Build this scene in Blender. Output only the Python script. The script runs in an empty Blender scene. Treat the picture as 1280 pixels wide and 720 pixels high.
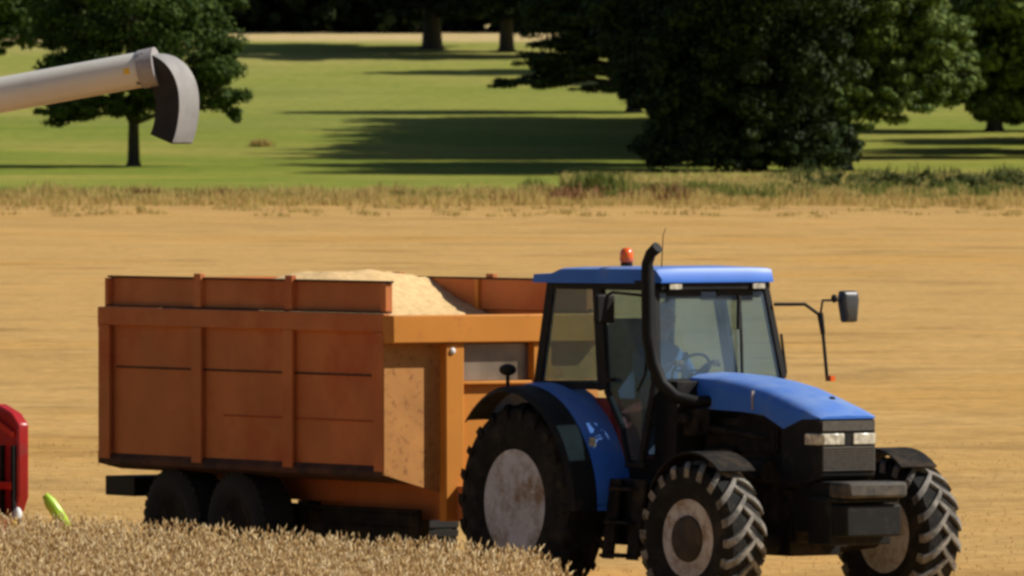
import bpy, math, random
import numpy as np
from mathutils import Vector, Matrix
R = math.radians
random.seed(7); rng = np.random.default_rng(11)
S = bpy.context.scene
col = S.collection

# ------------------------------------------------------------------ camera
HC, FPX, HY = 4.12, 12330.0, 188.0          # eye height, focal length in px (1280 wide), horizon row
cam = bpy.data.objects.new('camera', bpy.data.cameras.new('camera')); col.objects.link(cam)
cam.location = (0, 0, HC)
cam.rotation_euler = (R(90) - math.atan((360 - HY) / FPX), 0, 0)
cam.data.sensor_width = 36.0
cam.data.lens = FPX / 1280 * 36
cam.data.clip_start = 1.0; cam.data.clip_end = 4000
cam.data.dof.use_dof = True; cam.data.dof.focus_distance = 90; cam.data.dof.aperture_fstop = 10
S.camera = cam
S.cycles.filter_width = 3.0
# ------------------------------------------------------------------ light
SUN_EL = R(41); SUN_AZ = R(0)               # azimuth measured from +x towards +y
w = bpy.data.worlds.new('World'); S.world = w; w.use_nodes = True
wn = w.node_tree; bg = wn.nodes['Background']
sk = wn.nodes.new('ShaderNodeTexSky'); sk.sky_type = 'NISHITA'; sk.sun_disc = False
sk.sun_elevation = SUN_EL; sk.sun_rotation = R(90) - SUN_AZ
wn.links.new(sk.outputs[0], bg.inputs[0]); bg.inputs[1].default_value = 0.050
sl = bpy.data.lights.new('sun', 'SUN'); sun = bpy.data.objects.new('sun', sl); col.objects.link(sun)
sl.energy = 4.6; sl.angle = R(0.53); sl.color = (1.0, 0.95, 0.86)
sd = Vector((math.cos(SUN_EL) * math.cos(SUN_AZ), math.cos(SUN_EL) * math.sin(SUN_AZ), math.sin(SUN_EL)))
sun.rotation_euler = sd.to_track_quat('Z', 'Y').to_euler(); sun.location = (60, 60, 80)
vs = S.view_settings; vs.view_transform = 'Standard'; vs.look = 'None'; vs.gamma = 1; vs.use_curve_mapping = False
vs.exposure = 0.14

# ------------------------------------------------------------------ materials
def nodes(m): return m.node_tree.nodes, m.node_tree.links
def mat(name, c, rough=0.6, var=0.15, scale=3.0, metal=0.0, dirt=None, dirt_amt=0.4, dirt_scale=2.0, bump=0.0, bump_scale=30, coat=0.0, spec=0.5):
    """procedural material: base colour with noise variation, optional dirt/wear patches"""
    m = bpy.data.materials.new(name); m.use_nodes = True; N, L = nodes(m); b = N['Principled BSDF']
    tc = N.new('ShaderNodeTexCoord')
    n1 = N.new('ShaderNodeTexNoise'); n1.inputs['Scale'].default_value = scale; n1.inputs['Detail'].default_value = 6
    L.new(tc.outputs['Object'], n1.inputs['Vector'])
    r = N.new('ShaderNodeValToRGB'); L.new(n1.outputs['Fac'], r.inputs[0])
    r.color_ramp.elements[0].position = 0.3; r.color_ramp.elements[1].position = 0.7
    r.color_ramp.elements[0].color = (*[x * (1 - var) for x in c], 1); r.color_ramp.elements[1].color = (*[min(1, x * (1 + var)) for x in c], 1)
    out = r.outputs[0]
    if dirt:
        n2 = N.new('ShaderNodeTexNoise'); n2.inputs['Scale'].default_value = dirt_scale; n2.inputs['Detail'].default_value = 10; n2.inputs['Roughness'].default_value = 0.7
        L.new(tc.outputs['Object'], n2.inputs['Vector'])
        r2 = N.new('ShaderNodeValToRGB'); L.new(n2.outputs['Fac'], r2.inputs[0])
        p = 0.72 - 0.4 * dirt_amt
        r2.color_ramp.elements[0].position = max(0, p - 0.1); r2.color_ramp.elements[1].position = min(1, p + 0.1)
        mx = N.new('ShaderNodeMix'); mx.data_type = 'RGBA'; L.new(r2.outputs[0], mx.inputs[0]); L.new(out, mx.inputs[6]); mx.inputs[7].default_value = (*dirt, 1)
        out = mx.outputs[2]
        mr = N.new('ShaderNodeMapRange'); L.new(r2.outputs[0], mr.inputs[0]); mr.inputs[3].default_value = rough; mr.inputs[4].default_value = 0.9
        L.new(mr.outputs[0], b.inputs['Roughness'])
    else:
        b.inputs['Roughness'].default_value = rough
    L.new(out, b.inputs['Base Color'])
    b.inputs['Metallic'].default_value = metal; b.inputs['Coat Weight'].default_value = coat; b.inputs['Coat Roughness'].default_value = 0.28
    b.inputs['Specular IOR Level'].default_value = spec
    if bump:
        n3 = N.new('ShaderNodeTexNoise'); n3.inputs['Scale'].default_value = bump_scale; n3.inputs['Detail'].default_value = 5
        L.new(tc.outputs['Object'], n3.inputs['Vector'])
        bp = N.new('ShaderNodeBump'); bp.inputs['Strength'].default_value = bump; bp.inputs['Distance'].default_value = 0.02
        L.new(n3.outputs['Fac'], bp.inputs['Height']); L.new(bp.outputs[0], b.inputs['Normal'])
    return m

def tint_tops(m, c, amt):
    """lighter tint on upward faces: painted light sheen on blue, dust on the others"""
    N, L = nodes(m); b = N['Principled BSDF']; src = b.inputs['Base Color'].links[0].from_socket
    g = N.new('ShaderNodeNewGeometry'); sx = N.new('ShaderNodeSeparateXYZ'); L.new(g.outputs['Normal'], sx.inputs[0])
    nz = N.new('ShaderNodeTexNoise'); nz.inputs['Scale'].default_value = 5; nz.inputs['Detail'].default_value = 8; tc = N.new('ShaderNodeTexCoord'); L.new(tc.outputs['Object'], nz.inputs['Vector'])
    mr = N.new('ShaderNodeMapRange'); L.new(sx.outputs['Z'], mr.inputs[0]); mr.inputs[1].default_value = .45; mr.inputs[2].default_value = .97; mr.inputs[4].default_value = amt * 1.7
    mu = N.new('ShaderNodeMath'); mu.operation = 'MULTIPLY'; L.new(mr.outputs[0], mu.inputs[0]); L.new(nz.outputs['Fac'], mu.inputs[1])
    mx = N.new('ShaderNodeMix'); mx.data_type = 'RGBA'; L.new(mu.outputs[0], mx.inputs[0]); L.new(src, mx.inputs[6]); mx.inputs[7].default_value = (*c, 1); L.new(mx.outputs[2], b.inputs['Base Color'])
def leafmat(name, cols, transl=0.25, rough=0.6):
    """one random colour per leaf / blade / ear"""
    m = bpy.data.materials.new(name); m.use_nodes = True; N, L = nodes(m); b = N['Principled BSDF']
    g = N.new('ShaderNodeNewGeometry'); r = N.new('ShaderNodeValToRGB'); L.new(g.outputs['Random Per Island'], r.inputs[0])
    while len(r.color_ramp.elements) < len(cols): r.color_ramp.elements.new(0.5)
    for i, c in enumerate(cols):
        r.color_ramp.elements[i].position = i / (len(cols) - 1); r.color_ramp.elements[i].color = (*c, 1)
    L.new(r.outputs[0], b.inputs['Base Color']); b.inputs['Roughness'].default_value = rough; b.inputs['Specular IOR Level'].default_value = 0.10
    if transl:
        t = N.new('ShaderNodeBsdfTranslucent'); L.new(r.outputs[0], t.inputs[0])
        mx = N.new('ShaderNodeMixShader'); mx.inputs[0].default_value = transl
        L.new(b.outputs[0], mx.inputs[1]); L.new(t.outputs[0], mx.inputs[2]); L.new(mx.outputs[0], N['Material Output'].inputs[0])
    return m

def glassmat(name, tint, gloss=0.12, dust=0.12):  # dust: the film, dust with reflection painted into its colour
    m = bpy.data.materials.new(name); m.use_nodes = True; N, L = nodes(m); N.remove(N['Principled BSDF'])
    t = N.new('ShaderNodeBsdfTransparent'); t.inputs[0].default_value = (*tint, 1)
    g = N.new('ShaderNodeBsdfGlossy'); g.inputs['Roughness'].default_value = 0.06
    d = N.new('ShaderNodeBsdfDiffuse'); d.inputs[0].default_value = (.30, .38, .46, 1)  # dust film; its blue is reflection painted into the colour
    lw = N.new('ShaderNodeLayerWeight'); lw.inputs[0].default_value = 0.35
    mr = N.new('ShaderNodeMapRange'); L.new(lw.outputs['Facing'], mr.inputs[0]); mr.inputs[3].default_value = gloss * .5; mr.inputs[4].default_value = gloss * 3
    m1 = N.new('ShaderNodeMixShader'); L.new(mr.outputs[0], m1.inputs[0]); L.new(t.outputs[0], m1.inputs[1]); L.new(g.outputs[0], m1.inputs[2])
    nz = N.new('ShaderNodeTexNoise'); nz.inputs['Scale'].default_value = 2.5; nz.inputs['Detail'].default_value = 4
    tc = N.new('ShaderNodeTexCoord'); L.new(tc.outputs['Object'], nz.inputs['Vector'])
    mu = N.new('ShaderNodeMath'); mu.operation = 'MULTIPLY'; L.new(nz.outputs['Fac'], mu.inputs[0]); mu.inputs[1].default_value = dust * 2
    m2 = N.new('ShaderNodeMixShader'); L.new(mu.outputs[0], m2.inputs[0]); L.new(m1.outputs[0], m2.inputs[1]); L.new(d.outputs[0], m2.inputs[2])
    L.new(m2.outputs[0], N['Material Output'].inputs[0])
    return m

DUST = (.30, .21, .12)
M = {
 'soot': mat('sooty_steel', (.006, .006, .006), .6, .3, 6, spec=.2),
 'blue': mat('tractor_blue_paint', (.045, .175, .66), .52, .10, 2, dirt=(.18, .24, .36), dirt_amt=.14, spec=.22, coat=.12),
 'black': mat('black_plastic', (.008, .008, .008), .65, .3, 6, dirt=(.045, .036, .028), dirt_amt=.22, dirt_scale=5, spec=.25),
 'dark': mat('grimy_dark_steel', (.010, .009, .008), .75, .4, 5, dirt=(.055, .038, .025), dirt_amt=.38, dirt_scale=4, bump=.3, spec=.2),
 'dustyblack': mat('dusty_black_steel', (.03, .027, .024), .7, .4, 5, dirt=(.12, .10, .08), dirt_amt=.5, dirt_scale=4),
 'tyre': mat('rubber', (.012, .0115, .011), .85, .3, 8, spec=.2, dirt=(.05, .042, .034), dirt_amt=.35, dirt_scale=3, bump=.3),
 'lug': mat('dusty_rubber_lug', (.13, .122, .11), .9, .5, 12, spec=.2, dirt=(.31, .28, .24), dirt_amt=.5, dirt_scale=9),
 'tyre_trailer': mat('dark_trailer_rubber', (.016, .017, .018), .9, .2, 5),
 'rim': mat('silver_wheel_paint', (.54, .57, .65), .45, .15, 4, dirt=(.26, .18, .115), dirt_amt=.48, dirt_scale=3.4, bump=.2),
 'rimfront': mat('muddy_wheel_paint', (.50, .49, .50), .5, .2, 4, dirt=(.26, .17, .10), dirt_amt=.45, dirt_scale=6, bump=.3),
 'hub': mat('muddy_hub', (.035, .026, .022), .8, .3, 6, dirt=(.08, .055, .035), dirt_amt=.4, dirt_scale=6),
 'glass': glassmat('tinted_cab_glass', (.76, .87, .90), .06, .115),
 'glassdark': glassmat('smoked_door_glass', (.74, .84, .90), .05, .06),
 'lamp': mat('headlamp_lens', (.55, .52, .42), .2, .55, 16, coat=1),
 'amber': mat('amber_plastic', (.90, .13, .01), .25, .1, 8, coat=.6),
 'grille': mat('dusty_grille', (.075, .066, .055), .6, .3, 25),
 'mirror': mat('mirror_housing', (.05, .055, .06), .4, .2, 6),
 'mirrorglass': mat('mirror_face', (.6, .62, .65), .05, .05, 3, metal=1),
 'seat': mat('blue_grey_seat_cloth', (.07, .095, .15), .85, .2, 12),
 'red': mat('red_cab_mat', (.22, .03, .02), .7, .3, 5),
 'side': mat('rusty_brown_trailer_side', (.57, .195, .065), .75, .14, 1.6, dirt=(.52, .13, .046), dirt_amt=.36, dirt_scale=.9, bump=.5, bump_scale=4, spec=.25),
 'sidedark': mat('dark_ledge', (.11, .05, .03), .85, .3, 4, dirt=(.05, .035, .03), dirt_amt=.5, dirt_scale=3, spec=.2),
 'orange': mat('orange_trailer_paint', (.62, .235, .032), .6, .07, 2, dirt=(.42, .13, .03), dirt_amt=.12, dirt_scale=3, spec=.3),
 'ochre': mat('faded_ochre_panel', (.54, .245, .070), .7, .14, 3, dirt=(.20, .07, .03), dirt_amt=.22, dirt_scale=14, spec=.3),
 'inner': mat('rust_red_inner_board', (.38, .085, .03), .8, .2, 2, spec=.2),
 'grain': mat('wheat_grain', (.74, .51, .25), .9, .16, 14, bump=.6, bump_scale=40, spec=.1),
 'perspex': mat('scratched_window', (.20, .155, .11), .3, .5, 2.5, coat=.4),
 'cream': mat('cream_auger_paint', (.78, .74, .66), .4, .05, 1.5, dirt=(.62, .57, .48), dirt_amt=.2, coat=.3),
 'greymetal': mat('galvanised_grey', (.36, .33, .33), .5, .15, 6),
 'rubbergrey': mat('grey_rubber_chute', (.27, .26, .25), .7, .15, 6),
 'rubbershade': mat('shaded_rubber_chute', (.02, .018, .016), .8, .3, 6),
 'yellow': mat('yellow_sticker', (.85, .52, .03), .5, .1, 9),
 'redpaint': mat('red_header_paint', (.42, .012, .012), .4, .2, 3, dirt=(.20, .02, .015), dirt_amt=.3, coat=.3),
 'redbright': mat('bright_red', (.68, .04, .015), .4, .1, 3),
 'dullgreen': mat('dusty_green_body', (.09, .13, .035), .6, .2, 2, dirt=(.20, .16, .10), dirt_amt=.5),
 'lime': mat('lime_green_plastic', (.42, .66, .03), .4, .08, 3),
 'white': mat('white_plastic', (.75, .75, .72), .5, .05, 3),
 'skin': mat('skin', (.42, .22, .15), .55, .08, 9),
 'cloth': mat('blue_overall_cloth', (.12, .19, .34), .9, .2, 12, bump=.3),
 'hair': mat('dark_hair', (.03, .02, .014), .8, .3, 30),
 'eye': mat('eye_dark', (.03, .025, .02), .3, .1, 9),
 'bark': mat('bark', (.055, .045, .032), .95, .4, 6, bump=.8, bump_scale=14),
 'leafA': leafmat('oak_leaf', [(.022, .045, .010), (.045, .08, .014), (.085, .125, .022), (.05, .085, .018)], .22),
 'leafD': leafmat('sun_bright_leaf', [(.03, .055, .012), (.07, .11, .025), (.17, .22, .05), (.11, .155, .035)], .12),  # brighter leaves: sunlight on the broad tree's right lobe put into colour
 'leafE': leafmat('shade_dark_leaf', [(.012, .022, .008), (.026, .042, .012), (.05, .07, .02)], .04),  # darker leaves: shade of the broad tree's mass put into colour
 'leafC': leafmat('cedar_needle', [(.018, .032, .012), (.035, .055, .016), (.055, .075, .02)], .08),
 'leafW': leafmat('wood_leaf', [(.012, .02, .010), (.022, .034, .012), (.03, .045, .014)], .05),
 'crop': leafmat('ripe_wheat', [(.32, .18, .07), (.55, .36, .15), (.70, .50, .24), (.85, .69, .42), (.62, .41, .18)], .22, .7),
 'stubble': leafmat('cut_straw', [(.56, .37, .13), (.64, .43, .17), (.72, .50, .22)], .45, .8),
 'roughgrass': leafmat('rough_grass', [(.58, .40, .16), (.40, .35, .10), (.66, .48, .20), (.48, .38, .13)], .5, .8),
 'dock': leafmat('seeding_dock', [(.20, .095, .045), (.32, .17, .08), (.16, .08, .04)], .1, .8),
 'weed': leafmat('green_weed', [(.10, .13, .03), (.18, .21, .045), (.28, .28, .08)], .35, .7),
 'shrub': leafmat('low_shrub', [(.05, .07, .02), (.11, .13, .04), (.20, .20, .07)], .3, .7),
}

tint_tops(M['blue'], (.36, .46, .60), .42); tint_tops(M['black'], (.12, .10, .08), .25); tint_tops(M['side'], (.40, .28, .16), .4)  # blue: light on the tops painted in; black and side: dust
def groundmat(name, kind):
    m = bpy.data.materials.new(name); m.use_nodes = True; N, L = nodes(m); b = N['Principled BSDF']
    tc = N.new('ShaderNodeTexCoord')
    def noise(scale, detail=6, vec=None, rough=.6):
        n = N.new('ShaderNodeTexNoise'); n.inputs['Scale'].default_value = scale; n.inputs['Detail'].default_value = detail; n.inputs['Roughness'].default_value = rough
        L.new(vec if vec else tc.outputs['Object'], n.inputs['Vector']); return n.outputs['Fac']
    def ramp(f, stops):
        r = N.new('ShaderNodeValToRGB'); L.new(f, r.inputs[0])
        while len(r.color_ramp.elements) < len(stops): r.color_ramp.elements.new(.5)
        for e, (p, c) in zip(r.color_ramp.elements, stops): e.position = p; e.color = (*c, 1)
        return r.outputs[0]
    def mix(f, a, c, t='MIX'):
        x = N.new('ShaderNodeMix'); x.data_type = 'RGBA'; x.blend_type = t
        if isinstance(f, float): x.inputs[0].default_value = f
        else: L.new(f, x.inputs[0])
        L.new(a, x.inputs[6]); L.new(c, x.inputs[7]); return x.outputs[2]
    def mapped(scale, rot=0):
        mp = N.new('ShaderNodeMapping'); mp.inputs['Scale'].default_value = scale; mp.inputs['Rotation'].default_value = (0, 0, rot)
        L.new(tc.outputs['Object'], mp.inputs['Vector']); return mp.outputs[0]
    if kind == 'stubble':
        big = ramp(noise(.05, 5), [(.35, (.50, .295, .095)), (.5, (.555, .34, .125)), (.64, (.54, .285, .062))])
        rows = noise(1.1, 5, mapped((.22, 2.4, 1), R(56)))
        swath = noise(.5, 5, mapped((.10, 1.0, 1), R(56)), .65)
        c = mix(.55, big, ramp(rows, [(.3, (.42, .265, .09)), (.7, (.64, .42, .17))]))
        fine = ramp(noise(3.2, 10, None, .75), [(.32, (.55, .52, .48)), (.5, (.98, .98, .98)), (.7, (1.3, 1.27, 1.2))])
        c = mix(.85, c, fine, 'MULTIPLY')
        streak = ramp(noise(.32, 7, mapped((.8, .8, 1))), [(.30, (.66, .62, .56)), (.48, (1, .99, .97)), (.60, (1.02, .98, .92)), (.72, (1.16, 1.10, .98))])
        c = mix(.9, c, streak, 'MULTIPLY'); c = mix(.9, c, ramp(swath, [(.30, (.90, .88, .85)), (.5, (1, 1, 1)), (.70, (1.06, 1.04, 1.0))]), 'MULTIPLY'); bs, bd = 6.0, .05
    else:
        big = ramp(noise(.028, 6), [(.30, (.150, .205, .026)), (.48, (.215, .245, .036)), (.62, (.30, .28, .060)), (.75, (.23, .25, .042))])
        fine = ramp(noise(1.1, 10, None, .75), [(.3, (.50, .60, .45)), (.52, (1, 1, 1)), (.72, (1.35, 1.25, 1.15))])
        c = mix(.9, big, fine, 'MULTIPLY')
        c = mix(.8, c, ramp(noise(.13, 7, mapped((.6, 1, 1)), .7), [(.32, (.68, .78, .66)), (.5, (1, 1, 1)), (.70, (1.28, 1.16, 1.1))]), 'MULTIPLY')
        sx = N.new('ShaderNodeSeparateXYZ'); L.new(tc.outputs['Object'], sx.inputs[0])
        mr = N.new('ShaderNodeMapRange'); L.new(sx.outputs['Y'], mr.inputs[0]); mr.inputs[1].default_value = 560; mr.inputs[2].default_value = 800
        c = mix(mr.outputs[0], c, mix(.9, ramp(noise(.05, 5), [(.35, (.26, .28, .055)), (.65, (.36, .32, .10))]), fine, 'MULTIPLY'))
        ad = N.new('ShaderNodeMath'); ad.operation = 'MULTIPLY_ADD'; L.new(noise(.05, 5), ad.inputs[0]); ad.inputs[1].default_value = 26; L.new(sx.outputs['Y'], ad.inputs[2])
        mr2 = N.new('ShaderNodeMapRange'); L.new(ad.outputs[0], mr2.inputs[0]); mr2.inputs[1].default_value = 812; mr2.inputs[2].default_value = 822
        dry = ramp(noise(.4, 5), [(.3, (.50, .38, .17)), (.7, (.62, .47, .23))]); c = mix(mr2.outputs[0], c, dry)
        mr3 = N.new('ShaderNodeMapRange'); L.new(ad.outputs[0], mr3.inputs[0]); mr3.inputs[1].default_value = 448; mr3.inputs[2].default_value = 424
        c = mix(mr3.outputs[0], c, ramp(noise(.4, 5), [(.3, (.36, .28, .09)), (.7, (.50, .36, .14))])); bs, bd = 3.0, .12
    L.new(c, b.inputs['Base Color']); b.inputs['Roughness'].default_value = .95; b.inputs['Specular IOR Level'].default_value = .1
    bp = N.new('ShaderNodeBump'); bp.inputs['Strength'].default_value = .5; bp.inputs['Distance'].default_value = bd
    L.new(noise(bs, 6), bp.inputs['Height']); L.new(bp.outputs[0], b.inputs['Normal'])
    return m

# ------------------------------------------------------------------ helpers
def tag(o, label=None, cat=None, group=None, kind=None):
    if label: o['label'] = label
    if cat: o['category'] = cat
    if group: o['group'] = group
    if kind: o['kind'] = kind
    return o
def empty(name, loc, rz=0, **k):
    o = bpy.data.objects.new(name, None); col.objects.link(o); o.location = loc; o.rotation_euler = (0, 0, rz); return tag(o, **k)

class MB:
    def __init__(s): s.v = []; s.f = []; s.mi = []; s.m = 0
    def mat(s, i): s.m = i; return s
    def add(s, vs, fs):
        n = len(s.v); s.v += [tuple(v) for v in vs]; s.f += [tuple(n + i for i in f) for f in fs]; s.mi += [s.m] * len(fs); return s
    def box(s, x0, x1, y0, y1, z0, z1, T=None):
        v = [Vector((x, y, z)) for z in (z0, z1) for x, y in ((x0, y0), (x1, y0), (x1, y1), (x0, y1))]
        if T: v = [T @ p for p in v]
        return s.add(v, [(3, 2, 1, 0), (4, 5, 6, 7), (0, 1, 5, 4), (1, 2, 6, 5), (2, 3, 7, 6), (3, 0, 4, 7)])
    def prism(s, pts, axis, a, b):
        """extrude polygon pts (2D) along axis from a to b"""
        def mk(p, t): return {'x': (t, p[0], p[1]), 'y': (p[0], t, p[1]), 'z': (p[0], p[1], t)}[axis]
        n = len(pts); v = [mk(p, a) for p in pts] + [mk(p, b) for p in pts]
        return s.add(v, [tuple(range(n))[::-1], tuple(range(n, 2 * n))] + [(i, (i + 1) % n, n + (i + 1) % n, n + i) for i in range(n)])
    def loft(s, rings, cap=True, closed=True):
        n = len(rings[0]); v = [p for r in rings for p in r]; f = []
        for k in range(len(rings) - 1):
            for i in range(n if closed else n - 1):
                f.append((k * n + i, k * n + (i + 1) % n, (k + 1) * n + (i + 1) % n, (k + 1) * n + i))
        if cap: f += [tuple(range(n))[::-1], tuple(range((len(rings) - 1) * n, len(rings) * n))]
        return s.add(v, f)
    def tube(s, path, rad, n=10, squash=None):
        P = [Vector(p) for p in path]; rad = rad if isinstance(rad, (list, tuple)) else [rad] * len(P)
        rings = []; up = None
        for i, p in enumerate(P):
            t = (P[min(i + 1, len(P) - 1)] - P[max(i - 1, 0)]).normalized()
            if up is None:
                up = Vector((0, 0, 1)) if abs(t.z) < .9 else Vector((1, 0, 0))
            a = t.cross(up).normalized(); up = a.cross(t).normalized()
            rings.append([p + (a * math.cos(2 * math.pi * k / n) + up * math.sin(2 * math.pi * k / n)) * rad[i] for k in range(n)])
        return s.loft(rings)
    def beam(s, p, q, wx, wy, up=(0, 0, 1)):
        p, q = Vector(p), Vector(q); t = (q - p).normalized(); a = t.cross(Vector(up))
        a = a.normalized() if a.length > 1e-4 else Vector((0, 1, 0)); b = a.cross(t)
        o = [a * sx * wx / 2 + b * sy * wy / 2 for sx, sy in ((-1, -1), (1, -1), (1, 1), (-1, 1))]
        return s.loft([[p + k for k in o], [q + k for k in o]])
    def lathe(s, prof, n=48, c=(0, 0, 0)):
        """prof = [(y, r)] revolved around the Y axis"""
        rings = [[Vector((c[0] + r * math.cos(2 * math.pi * k / n), c[1] + y, c[2] + r * math.sin(2 * math.pi * k / n))) for k in range(n)] for y, r in prof]
        return s.loft(rings, cap=True)
    def ell(s, c, r, nu=16, nv=10):
        rings = []
        for j in range(nv + 1):
            th = math.pi * (j / nv) * .998 + .003
            rings.append([Vector((c[0] + r[0] * math.sin(th) * math.cos(2 * math.pi * i / nu), c[1] + r[1] * math.sin(th) * math.sin(2 * math.pi * i / nu), c[2] - r[2] * math.cos(th))) for i in range(nu)])
        return s.loft(rings)
    def build(s, name, mats, parent=None, bevel=0, smooth=35, loc=None, **k):
        me = bpy.data.meshes.new(name); me.from_pydata(s.v, [], s.f)
        for m in (mats if isinstance(mats, (list, tuple)) else [mats]): me.materials.append(M[m] if isinstance(m, str) else m)
        me.polygons.foreach_set('material_index', s.mi)
        import bmesh
        bm = bmesh.new(); bm.from_mesh(me); bmesh.ops.recalc_face_normals(bm, faces=bm.faces[:]); bm.to_mesh(me); bm.free()
        if smooth:
            me.polygons.foreach_set('use_smooth', [True] * len(me.polygons)); me.set_sharp_from_angle(angle=R(smooth))
        o = bpy.data.objects.new(name, me); col.objects.link(o)
        if parent: o.parent = parent
        if loc: o.location = loc
        if bevel:
            b = o.modifiers.new('bevel', 'BEVEL'); b.width = bevel; b.segments = 2; b.limit_method = 'ANGLE'; b.angle_limit = R(40)
        return tag(o, **k)

def np_mesh(name, V, F, mats, parent=None, mi=None, **k):
    me = bpy.data.meshes.new(name); V = np.asarray(V, np.float32); F = np.asarray(F, np.int32)
    me.vertices.add(len(V)); me.vertices.foreach_set('co', V.ravel())
    me.loops.add(F.size); me.loops.foreach_set('vertex_index', F.ravel())
    me.polygons.add(len(F)); me.polygons.foreach_set('loop_start', np.arange(0, F.size, F.shape[1], dtype=np.int32))
    for m in (mats if isinstance(mats, (list, tuple)) else [mats]): me.materials.append(M[m] if isinstance(m, str) else m)
    if mi is not None: me.polygons.foreach_set('material_index', np.asarray(mi, np.int32))
    me.update(calc_edges=True); me.validate()
    o = bpy.data.objects.new(name, me); col.objects.link(o)
    if parent: o.parent = parent
    return tag(o, **k)

# ------------------------------------------------------------------ terrain
KD = [0, 60, 105, 200, 300, 410, 520, 600, 700, 800, 900, 1300]
KZ = [0, 0, 0, .55, 1.22, 2.0, 3.28, 4.95, 8.3, 12.9, 15.5, 24]
def zg(d):
    d = max(KD[0], min(KD[-1] - .01, d))
    i = max(j for j in range(len(KD) - 1) if KD[j] <= d)
    def sl(j):
        if j <= 2: return 0
        if j == len(KD) - 1: return (KZ[j] - KZ[j - 1]) / (KD[j] - KD[j - 1])
        return .5 * ((KZ[j + 1] - KZ[j]) / (KD[j + 1] - KD[j]) + (KZ[j] - KZ[j - 1]) / (KD[j] - KD[j - 1]))
    h = KD[i + 1] - KD[i]; t = (d - KD[i]) / h
    return (2*t**3-3*t*t+1)*KZ[i] + (t**3-2*t*t+t)*h*sl(i) + (-2*t**3+3*t*t)*KZ[i+1] + (t**3-t*t)*h*sl(i+1)
def X(px, d): return (px - 640) / FPX * d
def sheet(name, d0, d1, step, m, half):
    ds = np.append(np.arange(d0, d1, step), d1); xs = np.linspace(-half, half, 41)
    V = [(x, d, zg(d)) for d in ds for x in xs]; n = len(xs)
    F = [(j*n+i, j*n+i+1, (j+1)*n+i+1, (j+1)*n+i) for j in range(len(ds)-1) for i in range(n-1)]
    o = np_mesh(name, V, F, m, kind='structure')
    o.data.polygons.foreach_set('use_smooth', [True] * len(o.data.polygons)); return o
sheet('stubble_field', -40, 410, 5, groundmat('stubble_ground', 'stubble'), 400)
sheet('meadow', 410, 1300, 10, groundmat('meadow_turf', 'meadow'), 700)

# ------------------------------------------------------------------ trees
def leaves(clumps, n_total, size, flat=.35, sub=26, spread=.30):
    """clumps: (x,y,z,rx,ry,rz); leaf quads gathered round many small sub-clumps on each clump's outer shell"""
    vol = np.array([c[3]*c[4] + c[4]*c[5] + c[3]*c[5] for c in clumps]); vol = vol / vol.sum()
    Vs = []; Gs = []
    for c, w_ in zip(clumps, vol):
        n = int(n_total * w_); k = max(5, int(sub * math.sqrt(w_ * len(clumps))))
        d = rng.normal(size=(k, 3)); d /= np.linalg.norm(d, axis=1)[:, None]
        rr = rng.uniform(.45, 1.0, k)[:, None]
        cen = d * rr * np.array(c[3:]) + np.array(c[:3])
        idx = rng.integers(0, k, n)
        rad = spread * np.array([min(c[3], c[4]), min(c[3], c[4]), min(c[3], c[5]) * .75])
        g = rng.normal(size=(n, 3)); g /= np.maximum(1e-6, np.linalg.norm(g, axis=1))[:, None]
        Gs.append(g.copy()); g *= rng.uniform(.25, 1.05, n)[:, None] ** .6
        Vs.append(cen[idx] + g * rad * (0.6 + .8 * rng.random(k))[idx][:, None])
    P = np.concatenate(Vs); n = len(P)
    nr = np.concatenate(Gs) * 1.5 + rng.normal(size=(n, 3)) * .55; nr[:, 2] += flat * 1.2; nr /= np.linalg.norm(nr, axis=1)[:, None]
    a = np.cross(nr, rng.normal(size=(n, 3))); a /= np.linalg.norm(a, axis=1)[:, None]; b = np.cross(nr, a)
    s = (size * rng.uniform(.6, 1.4, n))[:, None]
    Q = np.stack([P - a * s * .5, P - b * s * .32, P + a * s * .5, P + b * s * .32], 1)
    return Q.reshape(-1, 3), np.arange(4 * n).reshape(-1, 4)

def tree(name, label, px, d, clumps, n, size, leaf, tr, group=None, th=2.5, cat='tree', lean=0, sub=26, limbs=True, spread=.30, zoff=0):
    t = empty(name, (X(px, d), d, zg(d) - .05 + zoff), label=label, cat=cat, group=group)
    b = MB(); top = max(c[2] for c in clumps)
    pts = [(0, 0, 0), (.03 * tr, 0, .35), (lean * .3, .1, th * .6), (lean * .6, 0, th), (lean, .2, th + (top - th) * .5), (lean * 1.1, .1, top)]
    b.tube(pts, [tr * 1.5, tr * 1.1, tr, tr * .9, tr * .5, tr * .15], 12)
    if limbs:
        for c in clumps:
            z0 = min(th + random.uniform(-.2, 1.2), max(.8, c[2] - .2))
            m1 = (c[0] * .45 + random.uniform(-.4, .4), c[1] * .45, z0 * .45 + c[2] * .55 + .3)
            b.tube([(lean * .6, 0, z0), m1, (c[0], c[1], c[2])], [tr * .5, tr * .3, tr * .1], 8)
            for q in range(3):
                e = (c[0] + random.uniform(-.7, .7) * c[3], c[1] + random.uniform(-.7, .7) * c[4], c[2] + random.uniform(-.5, .7) * c[5])
                b.tube([m1, ((m1[0] + e[0]) / 2, (m1[1] + e[1]) / 2, (m1[2] + e[2]) / 2 + .2), e], [tr * .22, tr * .14, tr * .04], 6)
    b.build('trunk', 'bark', t)
    V, F = leaves(clumps, n, size, sub=sub, spread=spread)
    np_mesh('crown', V, F, leaf, t)
    return t

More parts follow.
